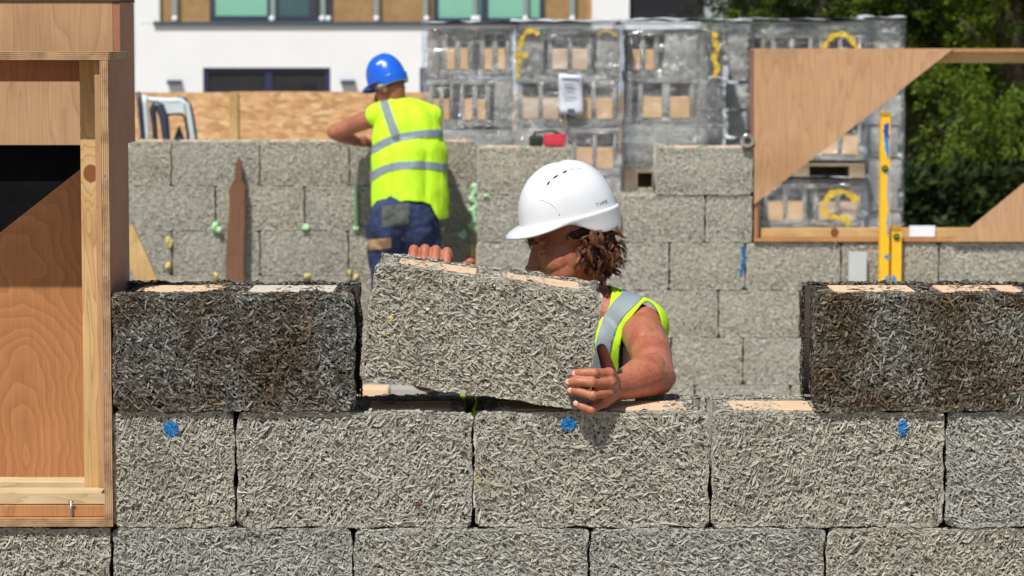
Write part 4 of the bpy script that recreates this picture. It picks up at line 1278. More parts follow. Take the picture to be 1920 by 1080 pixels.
def sprays(rng, centres, dirs, nl, ln, wd, spread):
    """feathery sprays: leaflets set along drooping twigs. arrays of quads"""
    k = len(centres); Vs = []
    C0 = np.repeat(centres, nl, 0); D0 = np.repeat(dirs, nl, 0)
    t = rng.uniform(0, 1, len(C0))
    side = rng.normal(0, 1, (len(C0), 3)); side -= (side * D0).sum(1)[:, None] * D0
    side /= np.linalg.norm(side, axis=1)[:, None] + 1e-6
    sz = np.repeat(spread * rng.uniform(.6, 1.3, k), nl)
    pos = C0 + D0 * (t * sz)[:, None] + side * ((1 - t) * sz * .38 * rng.uniform(0, 1, len(C0)))[:, None]
    pos[:, 2] -= (t * t * sz * .35)
    dr = D0 * .8 + side * .6 + rng.normal(0, .25, side.shape); dr[:, 2] -= .25 * t
    dr /= np.linalg.norm(dr, axis=1)[:, None]
    w_ = np.cross(dr, rng.normal(0, 1, dr.shape)); w_ /= np.linalg.norm(w_, axis=1)[:, None]
    L = (ln * rng.uniform(.5, 1.5, len(C0)))[:, None]; W = (wd * rng.uniform(.6, 1.3, len(C0)))[:, None]
    V = np.stack([pos, pos + dr * L * .5 + w_ * W, pos + dr * L, pos + dr * L * .5 - w_ * W], 1).reshape(-1, 3)
    Fq = np.arange(len(V)).reshape(-1, 4)
    return V, Fq


def tree(x, y, h, r, label, seed, m_a=0.35, nsp=900, nl=45, base=0.3, lean=0.0):
    rng = np.random.default_rng(seed); rr = random.Random(seed)
    t = thing('tree', label, 'tree', (x, y, 0), 'trees beyond the building site')
    b = MB()
    b.tube([(x, y, -.05), (x + .05, y, h * .3), (x - .05 + lean * .5, y + .05, h * .65), (x + lean, y, h * .93)], [.17, .13, .08, .02], 12)
    tips = []
    for k in range(26):
        z0 = h * (base * .6 + (0.9 - base * .6) * k / 26); a = rr.uniform(0, 6.28)
        rz = r * (1 - ((z0 / h - .4) / .72) ** 2) ** .5 if abs((z0 / h - .4) / .72) < 1 else .3
        e = Vector((x + lean * z0 / h + math.cos(a) * rz * .8, y + math.sin(a) * rz * .8, z0 + rz * .35))
        s0 = Vector((x + lean * .5 * z0 / h, y, z0 * .92)); md_ = (s0 + e) / 2 + Vector((0, 0, .1))
        b.tube([s0, md_, e], [.045, .025, .008], 6); tips.append(e)
    b.build('trunk', M_bark, t)
    # clumps: groups of sprays so that light and dark masses form
    ncl = 60
    cl = rng.normal(0, 1, (ncl, 3)); cl /= np.linalg.norm(cl, axis=1)[:, None]
    rad = rng.uniform(.45, 1.0, ncl) ** .6
    cc = cl * rad[:, None] * np.array([r, r, h * .5]) * .88
    cc[:, 2] = np.clip(cc[:, 2] + h * .52, h * base * .5, h)
    cc[:, 0] += x + lean * cc[:, 2] / h; cc[:, 1] += y
    idx = rng.integers(0, ncl, nsp)
    off = rng.normal(0, 1, (nsp, 3)) * np.array([.30, .30, .20]) * min(r, 1.7) * .36
    ctr = cc[idx] + off
    out = ctr - np.array([x, y, h * .35]); out /= np.linalg.norm(out, axis=1)[:, None]
    out += rng.normal(0, .35, out.shape); out[:, 2] += .25; out /= np.linalg.norm(out, axis=1)[:, None]
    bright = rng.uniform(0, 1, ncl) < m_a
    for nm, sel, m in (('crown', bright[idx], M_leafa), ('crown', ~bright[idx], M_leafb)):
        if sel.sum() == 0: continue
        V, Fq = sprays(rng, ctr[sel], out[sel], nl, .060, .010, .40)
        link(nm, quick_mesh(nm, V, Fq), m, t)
    return t


tr_ = [(1540, 27, 5.6, 1.5, 'olive green tree top rising above the wrapped stacks', 11, .75, 0.2), (1700, 26, 6.2, 1.7, 'dark tree with bright sprays left of centre in the window frame', 12, .38, 0),
       (1800, 24.5, 5.8, 1.5, 'dark tree behind the middle of the window frame opening', 13, .35, 0.1), (1890, 23.5, 6.0, 1.5, 'bright feathery green tree at the right edge', 14, .8, 0),
       (2010, 25, 6.5, 1.9, 'dark green tree past the right edge', 15, .5, 0), (1620, 30, 6.5, 2.0, 'dark tree behind the narrow block column', 16, .2, 0),
       (1760, 31, 7.2, 2.4, 'tall dark tree in the second row', 17, .12, 0), (1930, 31, 7.5, 2.6, 'tall dark tree in the second row at right', 18, .12, 0), (1850, 36, 8, 3.0, 'dark tree farthest back behind the right edge', 19, .08, 0)]
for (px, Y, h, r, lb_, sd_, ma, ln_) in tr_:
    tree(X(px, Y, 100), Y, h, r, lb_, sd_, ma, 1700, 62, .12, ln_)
# clipped dark hedge closing the view low down behind the trees
def hedge(x0, x1, y, h, d, seed, lab='tall dark evergreen hedge closing the view behind the trees'):
    rng = np.random.default_rng(seed)
    n = 5200
    c = np.stack([rng.uniform(x0, x1, n), y + rng.uniform(0, d, n), rng.uniform(0.1, h, n)], 1)
    c[:, 1] += .3 * np.sin(c[:, 0] * 1.7) + .2 * np.sin(c[:, 2] * 3)
    dr = rng.normal(0, .5, (n, 3)) + np.array([0, -.6, .5]); dr /= np.linalg.norm(dr, axis=1)[:, None]
    V, Fq = sprays(rng, c, dr, 20, .12, .03, .4)
    t = thing('hedge', lab, 'hedge', ((x0 + x1) / 2, y, 0))
    link('foliage', quick_mesh('foliage', V, Fq), M_leafb, t)
    b = MB()
    for k in range(14):
        xx = x0 + (x1 - x0) * (k + .5) / 14
        b.tube([(xx, y + d / 2, -.05), (xx, y + d / 2, h * .8)], [.06, .03], 8)
    b.build('stems', M_bark, t)


hedge(X(1465, 39, 100), X(2250, 39, 100), 39, 7.5, 1.0, 5)
hedge(X(1480, 21.5, 100), X(2150, 21.5, 100), 21.5, .60, .6, 6, 'low dark evergreen hedge at the foot of the trees behind the window frame')
#PART4

# ------------------------------------------------------------------ people
def skin_mat(name, col, red):
    m, nt, b = mat(name)
    tc = N(nt, 'TexCoord')
    n1 = N(nt, 'TexNoise', Scale=14.0, Detail=5.0); nt.links.new(tc.outputs['Object'], n1.inputs['Vector'])
    r = ramp(nt, [(0.32, red), (0.62, col)]); nt.links.new(n1.outputs[0], r.inputs[0])
    n5 = N(nt, 'TexNoise', Scale=70.0, Detail=6.0, Roughness=0.7); nt.links.new(tc.outputs['Object'], n5.inputs['Vector'])
    r5 = ramp(nt, [(0.3, (0.70, 0.60, 0.58)), (0.5, (0.97, 0.95, 0.95)), (0.68, (1, 1, 1)), (0.8, (1.1, 1.25, 1.3))]); nt.links.new(n5.outputs[0], r5.inputs[0])
    cc_ = mixc(nt, r.outputs[0], r5.outputs[0], 0.8, 'MULTIPLY'); nt.links.new(cc_, b.inputs['Base Color'])
    b.inputs['Roughness'].default_value = 0.48
    b.inputs['Subsurface Weight'].default_value = 0.2
    b.inputs['Subsurface Radius'].default_value = (0.012, 0.004, 0.002)
    b.inputs['Specular IOR Level'].default_value = 0.45
    n2 = N(nt, 'TexNoise', Scale=260.0, Detail=3.0); nt.links.new(tc.outputs['Object'], n2.inputs['Vector'])
    n3 = N(nt, 'TexNoise', Scale=45.0, Detail=3.0); nt.links.new(tc.outputs['Object'], n3.inputs['Vector'])
    ad = N(nt, 'Math', operation='MULTIPLY_ADD'); ad.inputs[1].default_value = 2.5
    nt.links.new(n3.outputs[0], ad.inputs[0]); nt.links.new(n2.outputs[0], ad.inputs[2])
    bp = N(nt, 'Bump', Strength=0.5, Distance=0.002); nt.links.new(ad.outputs[0], bp.inputs['Height']); nt.links.new(bp.outputs[0], b.inputs['Normal'])
    return m


M_skin = skin_mat('skin', (0.47, 0.175, 0.095), (0.37, 0.105, 0.06))
M_skin2 = skin_mat('skin_tanned', (0.40, 0.16, 0.085), (0.33, 0.115, 0.06))
M_vest = simple('hi_vis_yellow', (0.56, 0.95, 0.015), 0.75, 0.06, 5, 0.35, 500)
M_refl = simple('reflective_grey', (0.235, 0.285, 0.305), 0.5, 0.08, 12, 0.2, 400)
M_navy = simple('navy_cloth', (0.020, 0.035, 0.095), 0.85, 0.55, 14, 0.4, 300)
M_blackc = simple('black_cloth', (0.014, 0.013, 0.016), 0.9, 0.3, 10, 0.4, 300)
M_patch = simple('tan_patch', (0.46, 0.27, 0.15), 0.8, 0.12, 20)
M_dust = simple('dusty_cloth', (0.075, 0.085, 0.075), 0.9, 0.5, 18)
M_hatw = simple('helmet_white', (0.77, 0.79, 0.81), 0.25, 0.045, 14, coat=0.25)
M_hatb = simple('helmet_blue', (0.012, 0.12, 0.66), 0.25, 0.05, 5, coat=0.3)


def hair_mat(name, stops):
    m, nt, b = mat(name)
    geo = N(nt, 'NewGeometry'); r = ramp(nt, stops); nt.links.new(geo.outputs['Random Per Island'], r.inputs[0])
    nt.links.new(r.outputs[0], b.inputs['Base Color']); b.inputs['Roughness'].default_value = 0.42
    return m


M_hair = hair_mat('curly_brown_hair', [(0, (0.04, 0.013, 0.006)), (0.5, (0.14, 0.045, 0.018)), (0.85, (0.26, 0.095, 0.036)), (1, (0.36, 0.16, 0.07))])
M_hairb = simple('hair_base', (0.022, 0.009, 0.006), 0.8, 0.3, 50)
M_nail = simple('fingernail', (0.62, 0.38, 0.32), 0.3, 0.05, 30)


def blob(els, voxel=0.004, smooth=6, fac=0.5, inflate=0.0):
    """one closed skin over tapered capsules ('c',p,r,q,s) and ellipsoids ('e',c,(rx,ry,rz)[,rot]); returns V,F"""
    b = MB()
    for e in els:
        if e[0] == 'c':
            p, r0, q, r1 = Vector(e[1]), e[2] + inflate, Vector(e[3]), e[4] + inflate
            n = max(2, int((q - p).length / (min(r0, r1) * .30)) + 1)
            b.tube([p.lerp(q, k / n) for k in range(n + 1)], [r0 + (r1 - r0) * k / n for k in range(n + 1)], 20)
            b.ell(p, (r0,) * 3, 3); b.ell(q, (r1,) * 3, 3)
        else:
            b.ell(Vector(e[1]), tuple(x + inflate for x in e[2]), 4, e[3] if len(e) > 3 else None)
    me = b.me('tmp')
    o = bpy.data.objects.new('tmp', me); C.objects.link(o)
    m = o.modifiers.new('r', 'REMESH'); m.mode = 'VOXEL'; m.voxel_size = voxel; m.use_smooth_shade = True
    if smooth:
        k = o.modifiers.new('s', 'SMOOTH'); k.iterations = smooth; k.factor = fac
    dg = bpy.context.evaluated_depsgraph_get(); dg.update()
    r = bpy.data.meshes.new_from_object(o.evaluated_get(dg))
    bpy.data.objects.remove(o); bpy.data.meshes.remove(me)
    V = np.empty(len(r.vertices) * 3, np.float32); r.vertices.foreach_get('co', V)
    Fc = [tuple(p.vertices) for p in r.polygons]
    bpy.data.meshes.remove(r)
    return V.reshape(-1, 3).astype(float), Fc


def clip(V, Fc, s):
    """keep the part of a mesh where the vertex field s > 0, cut on the zero line"""
    V = [tuple(v) for v in V]; n0 = len(V); cache = {}; out = []
    def cut(a, b_):
        k = (min(a, b_), max(a, b_))
        if k not in cache:
            t = s[a] / (s[a] - s[b_]); va, vb = V[a], V[b_]
            V.append(tuple(va[i] + (vb[i] - va[i]) * t for i in range(3))); cache[k] = len(V) - 1
        return cache[k]
    for f in Fc:
        ins = [s[i] > 0 for i in f]
        if all(ins): out.append(f); continue
        if not any(ins): continue
        g = []
        for i in range(len(f)):
            a, b_ = f[i], f[(i + 1) % len(f)]
            if s[a] > 0: g.append(a)
            if (s[a] > 0) != (s[b_] > 0): g.append(cut(a, b_))
        if len(g) >= 3: out.append(tuple(g))
    used = sorted({i for f in out for i in f}); mp = {u: i for i, u in enumerate(used)}
    return np.array([V[u] for u in used]), [tuple(mp[i] for i in f) for f in out]


def seg_dist(V, a, b_):
    a = np.array(a, float); b_ = np.array(b_, float); d = b_ - a
    t = np.clip(((V - a) @ d) / (d @ d), 0, 1)
    return np.linalg.norm(V - (a + t[:, None] * d), axis=1)


def poly_dist(Q, pts):
    best = np.full(len(Q), 9.0)
    for p, q in zip(pts[:-1], pts[1:]):
        best = np.minimum(best, seg_dist(Q, p, q))
    return best


def normals(V, Fc):
    me = mesh('t', V, Fc); nn = np.empty(len(me.vertices) * 3, np.float32)
    me.vertices.foreach_get('normal', nn); bpy.data.meshes.remove(me)
    return nn.reshape(-1, 3).astype(float)


def cloth_obj(name, V, Fc, m, parent, th=0.003, off=1.0):
    o = link(name, mesh(name, V, Fc, True), m, parent)
    k = o.modifiers.new('s', 'SOLIDIFY'); k.thickness = th; k.offset = off
    return o


def wrinkle(V, Fc, amp, sc, seed, dirx=(1, 1, 1)):
    nn = normals(V, Fc)
    W = V.copy()
    for i in range(len(V)):
        p = Vector((V[i][0] * dirx[0] * sc, V[i][1] * dirx[1] * sc, V[i][2] * dirx[2] * sc + seed))
        d = noise.noise(p) + .5 * noise.noise(p * 2.3)
        r = 1 - abs(noise.noise(p * .8 + Vector((9, 3, 1)))) * 2
        W[i] += nn[i] * amp * (d + r * .6)
    return W


def hard_hat(O, f, m, parent, rx=.117, ry=.098, H=.150, peak=.040, skirt=.036):
    f = f.normalized(); s_ = f.cross(Vector((0, 0, 1))).normalized(); u = s_.cross(f).normalized()
    n = 96; rings = []
    prof = [(t / 14 * math.pi / 2) for t in range(1, 15)]
    def P3(a, b_, c): return O + f * a + s_ * b_ + u * c
    def smooth(x): x = max(0, min(1, x)); return x * x * (3 - 2 * x)
    V = [P3(-.004, 0, H)]; Fc = []
    for t in prof:
        rr_ = math.sin(t) ** .88; z = H * math.cos(t) ** .94
        row = []
        for k in range(n):
            a = 2 * math.pi * k / n
            # crown reinforcement ridge along the middle
            rd = .0035 * math.exp(-((math.sin(a) * rr_ * ry) / .014) ** 2) * (1 - rr_ * .8)
            row.append(P3(math.cos(a) * rx * rr_ - .004 * (1 - rr_), math.sin(a) * ry * rr_, z + rd))
        rings.append(row)
    def ring(fn):
        row = []
        for k in range(n):
            a = 2 * math.pi * k / n; d, z = fn(a)
            row.append(P3(math.cos(a) * (rx + d), math.sin(a) * (ry + d), z))
        rings.append(row)
    pk = lambda a: smooth((math.cos(a) - .10) / .75)
    sk = lambda a: smooth((-math.cos(a) + .25) / .8)
    ring(lambda a: (.0005, .001))
    ring(lambda a: (.0045 + .002 * pk(a), .0015))
    ring(lambda a: (.0065 + .012 * pk(a), -.001 - .001 * pk(a)))
    ring(lambda a: (.0065 + .026 * pk(a), -.004 - .005 * pk(a)))
    ring(lambda a: (.0060 + peak * pk(a), -.007 - .010 * pk(a)))
    ring(lambda a: (.0045 + (peak - .002) * pk(a), -.0105 - .011 * pk(a) - .006 * sk(a)))
    ring(lambda a: (.003 + (peak - .008) * pk(a), -.0105 - .009 * pk(a) - skirt * .55 * sk(a)))
    ring(lambda a: (.002 + (peak - .014) * pk(a), -.0105 - .008 * pk(a) - skirt * sk(a)))
    for row in rings: V += row
    for k in range(n): Fc.append((0, 1 + k, 1 + (k + 1) % n))
    for i in range(len(rings) - 1):
        for k in range(n):
            a = 1 + i * n + k; b_ = 1 + i * n + (k + 1) % n
            Fc.append((a, a + n, b_ + n, b_))
    me = mesh('hard_hat', V, Fc, True)
    bm = bmesh.new(); bm.from_mesh(me); bmesh.ops.recalc_face_normals(bm, faces=bm.faces[:]); bm.to_mesh(me); bm.free()
    o = link('hard_hat', me, m, parent)
    k = o.modifiers.new('s', 'SOLIDIFY'); k.thickness = .0025; k.offset = -1
    k = o.modifiers.new('b', 'SUBSURF'); k.levels = 1; k.render_levels = 1
    return o, (f, s_, u)


from mathutils.bvhtree import BVHTree


def caster(me):
    return BVHTree.FromPolygons([v.co.copy() for v in me.vertices], [tuple(p.vertices) for p in me.polygons])


def hit(bvh, px, py):
    d = (P(px, py, 5) - EYE).normalized()
    loc, nor, i, dist = bvh.ray_cast(EYE, d)
    if loc is None: return None, None
    if nor.dot(d) > 0: nor = -nor
    return loc, nor


def sub(name, me_mb, m, parent):
    o = me_mb.build(name, m, parent); o.location = (0, 0, 0); return o


def curls(rng, centres, out, n_pts, rad, hel, length):
    """helical locks as 4-sided tubes"""
    k = len(centres)
    Vs = []; Fs = []; base = 0
    for i in range(k):
        d = out[i] / np.linalg.norm(out[i]); a = rng.normal(0, 1, 3); a -= a.dot(d) * d; a /= np.linalg.norm(a); b_ = np.cross(d, a)
        ph = rng.uniform(0, 6.28); tw = rng.uniform(1.0, 2.2) * 6.28 * rng.choice((-1, 1)); L = length * rng.uniform(.6, 1.4); h_ = hel * rng.uniform(.6, 1.4)
        t = np.linspace(0, 1, n_pts)
        pth = centres[i] + np.outer(t * L, d) + np.outer(np.cos(ph + tw * t) * h_, a) + np.outer(np.sin(ph + tw * t) * h_, b_)
        pth[:, 2] -= t * t * L * .5
        tg = np.gradient(pth, axis=0); tg /= np.linalg.norm(tg, axis=1)[:, None]
        sd_ = np.cross(tg, d + .3 * a); sd_ /= np.linalg.norm(sd_, axis=1)[:, None] + 1e-9; up = np.cross(tg, sd_)
        r = rad * (1 - t * .6)
        ring = [pth + sd_ * r[:, None], pth + up * r[:, None], pth - sd_ * r[:, None], pth - up * r[:, None]]
        Vs.append(np.stack(ring, 1).reshape(-1, 3))
        for j in range(n_pts - 1):
            for q in range(4):
                Fs.append((base + j * 4 + q, base + j * 4 + (q + 1) % 4, base + (j + 1) * 4 + (q + 1) % 4, base + (j + 1) * 4 + q))
        base += n_pts * 4
    return np.concatenate(Vs), np.array(Fs)


def locks(rng, centres, out, n_pts, ns, rad, hel, length):
    """wavy locks, each a bundle of strands that share one curl"""
    Vs = []; Fs = []; base = 0
    for i in range(len(centres)):
        d = out[i] / np.linalg.norm(out[i]); a = rng.normal(0, 1, 3); a -= a.dot(d) * d; a /= np.linalg.norm(a); b_ = np.cross(d, a)
        ph = rng.uniform(0, 6.28); tw = rng.uniform(.7, 1.5) * 6.28 * rng.choice((-1, 1)); L = length * rng.uniform(.6, 1.3); h_ = hel * rng.uniform(.6, 1.3)
        for k in range(ns):
            t = np.linspace(0, 1, n_pts); o1, o2 = rng.normal(0, .0024, 2); dp = rng.normal(0, .18); LL = L * rng.uniform(.85, 1.12)
            env = np.sin(np.pi * np.clip(t * .85 + .12, 0, 1)) * .8 + .2
            pth = centres[i] + np.outer(t * LL, d) + np.outer(np.cos(ph + dp + tw * t) * h_ * (.3 + .7 * t) + o1 * env, a) + np.outer(np.sin(ph + dp + tw * t) * h_ * (.3 + .7 * t) + o2 * env, b_)
            pth[:, 2] -= t * t * L * .25
            tg = np.gradient(pth, axis=0); tg /= np.linalg.norm(tg, axis=1)[:, None]
            sd_ = np.cross(tg, d + .3 * a); sd_ /= np.linalg.norm(sd_, axis=1)[:, None] + 1e-9; up = np.cross(tg, sd_)
            r = (rad * rng.uniform(.7, 1.2) * (1 - t * .7))[:, None]
            Vs.append(np.stack([pth + sd_ * r, pth + up * r, pth - (sd_ + up) * r * .7], 1).reshape(-1, 3))
            for j in range(n_pts - 1):
                for q in range(3):
                    Fs.append((base + j * 3 + q, base + j * 3 + (q + 1) % 3, base + (j + 1) * 3 + (q + 1) % 3, base + (j + 1) * 3 + q))
            base += n_pts * 3
    return np.concatenate(Vs), np.array(Fs)


def poly_sd(V, pts):
    """signed distance in the xz plane to a closed outline given at photo pixels (positive outside)"""
    Q = np.stack([V[:, 0], V[:, 2]], 1); P2 = np.array([(p[0], p[2]) for p in pts]); n = len(P2)
    ins = np.zeros(len(Q), bool); d = np.full(len(Q), 9.0)
    for i in range(n):
        a, b_ = P2[i], P2[(i + 1) % n]; e = b_ - a
        t = np.clip(((Q - a) @ e) / (e @ e), 0, 1); d = np.minimum(d, np.linalg.norm(Q - (a + t[:, None] * e), axis=1))
        c = ((a[1] > Q[:, 1]) != (b_[1] > Q[:, 1]))
        xi = a[0] + (Q[:, 1] - a[1]) / (e[1] if abs(e[1]) > 1e-9 else 1e-9) * e[0]
        ins ^= c & (Q[:, 0] < xi)
    return np.where(ins, -d, d)


# ---- the near worker
W1 = thing('person', 'worker in white hard hat and yellow vest lifting a block onto the near wall', 'person', (X(1050, .75, 600), .75, .10))
yaw, pit = R(12), R(16)
fH = Vector((-math.cos(yaw) * math.cos(pit), -math.sin(yaw) * math.cos(pit), -math.sin(pit)))
sH = fH.cross(Vector((0, 0, 1))).normalized(); uH = sH.cross(fH).normalized()
OH = P(1062, 424, .66)
HS = 1.0


def hl(a, b_, c): return OH + (fH * a + sH * b_ + uH * c) * HS


rotH = Matrix((fH, sH, uH)).transposed()
E = []
E += [('e', hl(-.008, 0, .012), (.096, .076, .100), rotH), ('e', hl(.030, 0, -.065), (.060, .064, .082), rotH)]
for s_ in (-1, 1):
    E += [('c', hl(-.012, s_ * .052, -.080), .018, hl(.062, s_ * .018, -.132), .016), ('e', hl(.050, s_ * .044, -.068), (.034, .022, .030), rotH),
          ('e', hl(.0715, s_ * .031, -.036), (.011, .015, .010), rotH), ('e', hl(.100, s_ * .011, -.076), (.009, .008, .007), rotH),
          ('c', hl(.070, s_ * .045, -.014), .008, hl(.083, s_ * .012, -.016), .009), ('e', hl(.044, s_ * .036, -.092), (.036, .028, .036), rotH)]
E += [('c', hl(.078, 0, -.024), .0125, hl(.094, 0, -.066), .0165), ('c', hl(.060, 0, -.04), .03, hl(.068, 0, -.10), .028), ('c', hl(.086, 0, -.026), .0075, hl(.106, 0, -.062), .0088), ('e', hl(.112, 0, -.069), (.011, .010, .009), rotH),
      ('c', hl(.089, -.014, -.096), .0065, hl(.089, .014, -.096), .0065), ('c', hl(.086, -.012, -.106), .0068, hl(.086, .012, -.106), .0068),
      ('e', hl(.070, 0, -.132), (.017, .018, .014), rotH), ('e', hl(.080, 0, -.088), (.014, .026, .016), rotH)]
NB = P(1088, 566, .70)
E += [('c', hl(-.030, 0, -.07), .055, NB, .058)]
SL = P(1202, 618, .60); SR = P(912, 596, .62)
EL = P(1230, 707, .25); WL = P(1148, 727, .065)
E += [('c', NB, .060, SL, .052), ('c', NB, .060, SR, .052), ('e', P(1052, 675, .68), (.165, .105, .19)), ('c', P(1052, 800, .72), .115, P(1052, 930, .76), .125)]
for s_ in (-1, 1):
    hx = X(1052, .76, 930)
    E += [('c', P(1052, 790, .72) + Vector((s_ * .05, 0, 0)), .10, Vector((hx + s_ * .075, .77, .97)), .105),
          ('c', Vector((hx + s_ * .085, .77, .93)), .085, Vector((hx + s_ * .10, .74, .53)), .058), ('c', Vector((hx + s_ * .10, .74, .53)), .056, Vector((hx + s_ * .11, .80, .18)), .040),
          ('c', Vector((hx + s_ * .11, .82, .145)), .04, Vector((hx + s_ * .12, .66, .135)), .034)]
# left arm on the wall
am = SL.lerp(EL, .45)
E += [('e', SL, (.056, .060, .056)), ('c', SL, .051, am + Vector((0.004, 0, .004)), .048), ('c', am + Vector((0.004, 0, .004)), .048, EL, .042), ('e', SL.lerp(EL, .42) + Vector((-.008, -.018, .006)), (.036, .046, .052)), ('e', EL + Vector((.020, .016, -.004)), (.026, .026, .026)), ('c', EL + Vector((-.01, -.03, .028)), .030, EL.lerp(WL, .5) + Vector((0, 0, .012)), .030),
      ('c', EL, .043, EL.lerp(WL, .3) + Vector((0, 0, .008)), .046), ('c', EL.lerp(WL, .3) + Vector((0, 0, .008)), .046, EL.lerp(WL, .75), .033), ('c', EL.lerp(WL, .75), .033, WL, .027)]
# left hand: palm and fingers round the end of the block
E += [('e', P(1130, 728, .035), (.024, .030, .034)), ('e', P(1120, 742, .014), (.018, .016, .018))]
MC = [P(1141, 701, -.018), P(1144, 717, -.024), P(1141, 735, -.020), P(1133, 754, -.010)]
for k, q in enumerate(MC):
    E.append(('c', WL + Vector((0, 0, .012 - .008 * k)), .019, q, .0145 if k < 3 else .013))
E += [('c', MC[0], .0135, MC[2], .0135), ('c', MC[2], .013, MC[3], .0125)]
FING = [[P(1140, 701, -.020), P(1112, 699, -.046), P(1092, 699, -.043), P(1079, 700, -.031)],
        [P(1143, 717, -.026), P(1107, 717, -.052), P(1083, 715, -.047), P(1067, 716, -.033)],
        [P(1140, 735, -.024), P(1109, 741, -.050), P(1086, 735, -.046), P(1071, 732, -.032)],
        [P(1132, 755, -.014), P(1107, 769, -.040), P(1092, 763, -.040), P(1082, 757, -.030)]]
FR = [(.0115, .0104, .0094, .0088), (.0115, .0106, .0096, .0090), (.0110, .0104, .0094, .0088), (.0102, .0095, .0086, .0080)]
THM = [P(1146, 722, .070), P(1141, 694, .080), P(1134, 671, .080), P(1128, 654, .072)]
FG2 = []
for k, x in enumerate((776, 797, 817, 838)):
    dz = (k, 0, 0, 1)[0] * 0
    dy = [2, 0, 1, 4][k] + (x - 776) * .04
    FG2.append([P(x + 6, 506 + dy, .345), P(x + 2, 471 + dy, .330), P(x, 466 + dy, .292), P(x - 2, 487 + dy, .268)])
WR = P(826, 566, .375)
ER = P(800, 700, .52)
for q in FG2: E.append(('c', WR, .021, q[0], .014))
E += [('c', FG2[0][0], .014, FG2[3][0], .014), ('c', WR, .027, WR.lerp(ER, .5), .038), ('c', WR.lerp(ER, .5), .040, ER, .042), ('c', ER, .043, SR, .052), ('e', SR, (.06, .062, .06))]
for q in (hx for hx in ()): pass
fingers = []
for q, r in zip(FING, FR):
    fingers.append(('e', q[1] + Vector((.002, -.0015, .0)), (r[1] + .001, r[1] + .0005, r[1] + .0006)))
    fingers.append(('e', q[3], (r[3] + .0016, r[3] * .9, r[3])))
for q, r in zip(FING, FR):
    for i in range(3): fingers.append(('c', q[i], r[i], q[i + 1], r[i + 1]))
for q in FG2:
    for i in range(3): fingers.append(('c', q[i], (.0122, .0124, .0116)[i], q[i + 1], (.0124, .0116, .0108)[i]))
for i in range(3): fingers.append(('c', THM[i], (.020, .0155, .0130)[i], THM[i + 1], (.0155, .0130, .0115)[i]))
T2 = [WR + Vector((.02, -.01, .01)), P(862, 508, .325), P(882, 492, .312)]
for i in range(2): fingers.append(('c', T2[i], (.018, .013)[i], T2[i + 1], (.013, .0105)[i]))
V, Fc = blob(E + fingers, 0.0021, 3, .5)
body1 = link('body', mesh('body', V, Fc, True), M_skin, W1)
# nails
for q, ang in zip(FING, (0, 0, -8, -20)):
    d = (q[3] - q[2]).normalized()
    c = q[3] + d * .002 + Vector((0, -.0088, .001))
    ax_ = Vector((d.x, d.y * .3, d.z)).normalized(); nz_ = Vector((-.15, -1, .25)); nz_ = (nz_ - ax_ * nz_.dot(ax_)).normalized()
    rt = Matrix((ax_, nz_.cross(ax_), nz_)).transposed()
    MB().ell(c, (.0072, .0062, .0022), 3, rt).build('fingernail', M_nail, W1)
# eyes closed, brows, lashes
for s_ in (-1, 1):
    MB().tube([hl(.0905, s_ * .010, -.018), hl(.0855, s_ * .026, -.014), hl(.0745, s_ * .046, -.018)], [.002, .0032, .0016], 8).build('eyebrow', M_hairb, W1)
    MB().tube([hl(.080, s_ * .018, -.040), hl(.0822, s_ * .030, -.043), hl(.074, s_ * .045, -.040)], [.0009, .0014, .0009], 6).build('eyelash', M_hairb, W1)
MB().tube([hl(.0935, -.020, -.101), hl(.0965, 0, -.1005), hl(.0935, .020, -.101)], [.0008, .0016, .0008], 6).build('mouth_line', simple('lip_line', (.12, .03, .025), .6), W1)

# vest
AX0 = SL.lerp(EL, .34) + Vector((.006, 0, 0))
VE = [('c', NB + Vector((0, .01, -.015)), .068, SL + Vector((.0, .012, .004)), .066), ('c', NB + Vector((0, .01, -.015)), .068, SR, .060), ('e', P(1052, 680, .68), (.185, .125, .21)), ('c', P(1052, 760, .72), .145, P(1052, 930, .76), .155),
      ('c', P(1203, 612, .695), .038, P(1200, 760, .74), .045), ('c', P(900, 612, .695), .045, P(905, 760, .74), .05), ('c', P(1130, 650, .62), .075, P(1120, 800, .66), .08)]
V, Fc = blob(VE, 0.006, 10, .6)
hole = curve_pts([(1202, 572), (1214, 567), (1227, 576), (1239, 600), (1246, 640), (1262, 700), (1240, 735), (1185, 728), (1160, 700), (1159, 660), (1163, 635), (1176, 603), (1202, 572)], 40)
V, Fc = clip(V, Fc, poly_sd(V, [P(a, b_, .58) for a, b_ in hole[:-1]]))
V, Fc = clip(V, Fc, seg_dist(V, SR + Vector((-.02, .02, .01)), ER) - .068)
V, Fc = clip(V, Fc, seg_dist(V, NB + Vector((-.01, -.09, .02)), NB + Vector((0, .03, .12))) - .080)
V, Fc = clip(V, Fc, V[:, 2] - .93)
V = wrinkle(V, Fc, .0035, 9, 2.0, (1, 1, .5))
cloth_obj('vest', V, Fc, M_vest, W1)
dA = seg_dist(V, AX0, EL)
nn = normals(V, Fc)
V2 = V + nn * .0038
wl_ = [(lambda q: (q.x, 0, q.z))(P(a, b_, .56)) for a, b_ in [(1200, 546), (1184, 560), (1164, 577), (1147, 600), (1135, 630), (1127, 665), (1122, 720), (1118, 800)]]
V3, F3 = clip(V2, Fc, .0185 - poly_dist(np.stack([V2[:, 0], np.zeros(len(V2)), V2[:, 2]], 1), wl_))
V3, F3 = clip(V3, F3, .68 - V3[:, 1])
cloth_obj('reflective_strip', V3, F3, M_refl, W1, .0012)
dB = seg_dist(V2, SR + Vector((-.02, .02, .01)), ER)
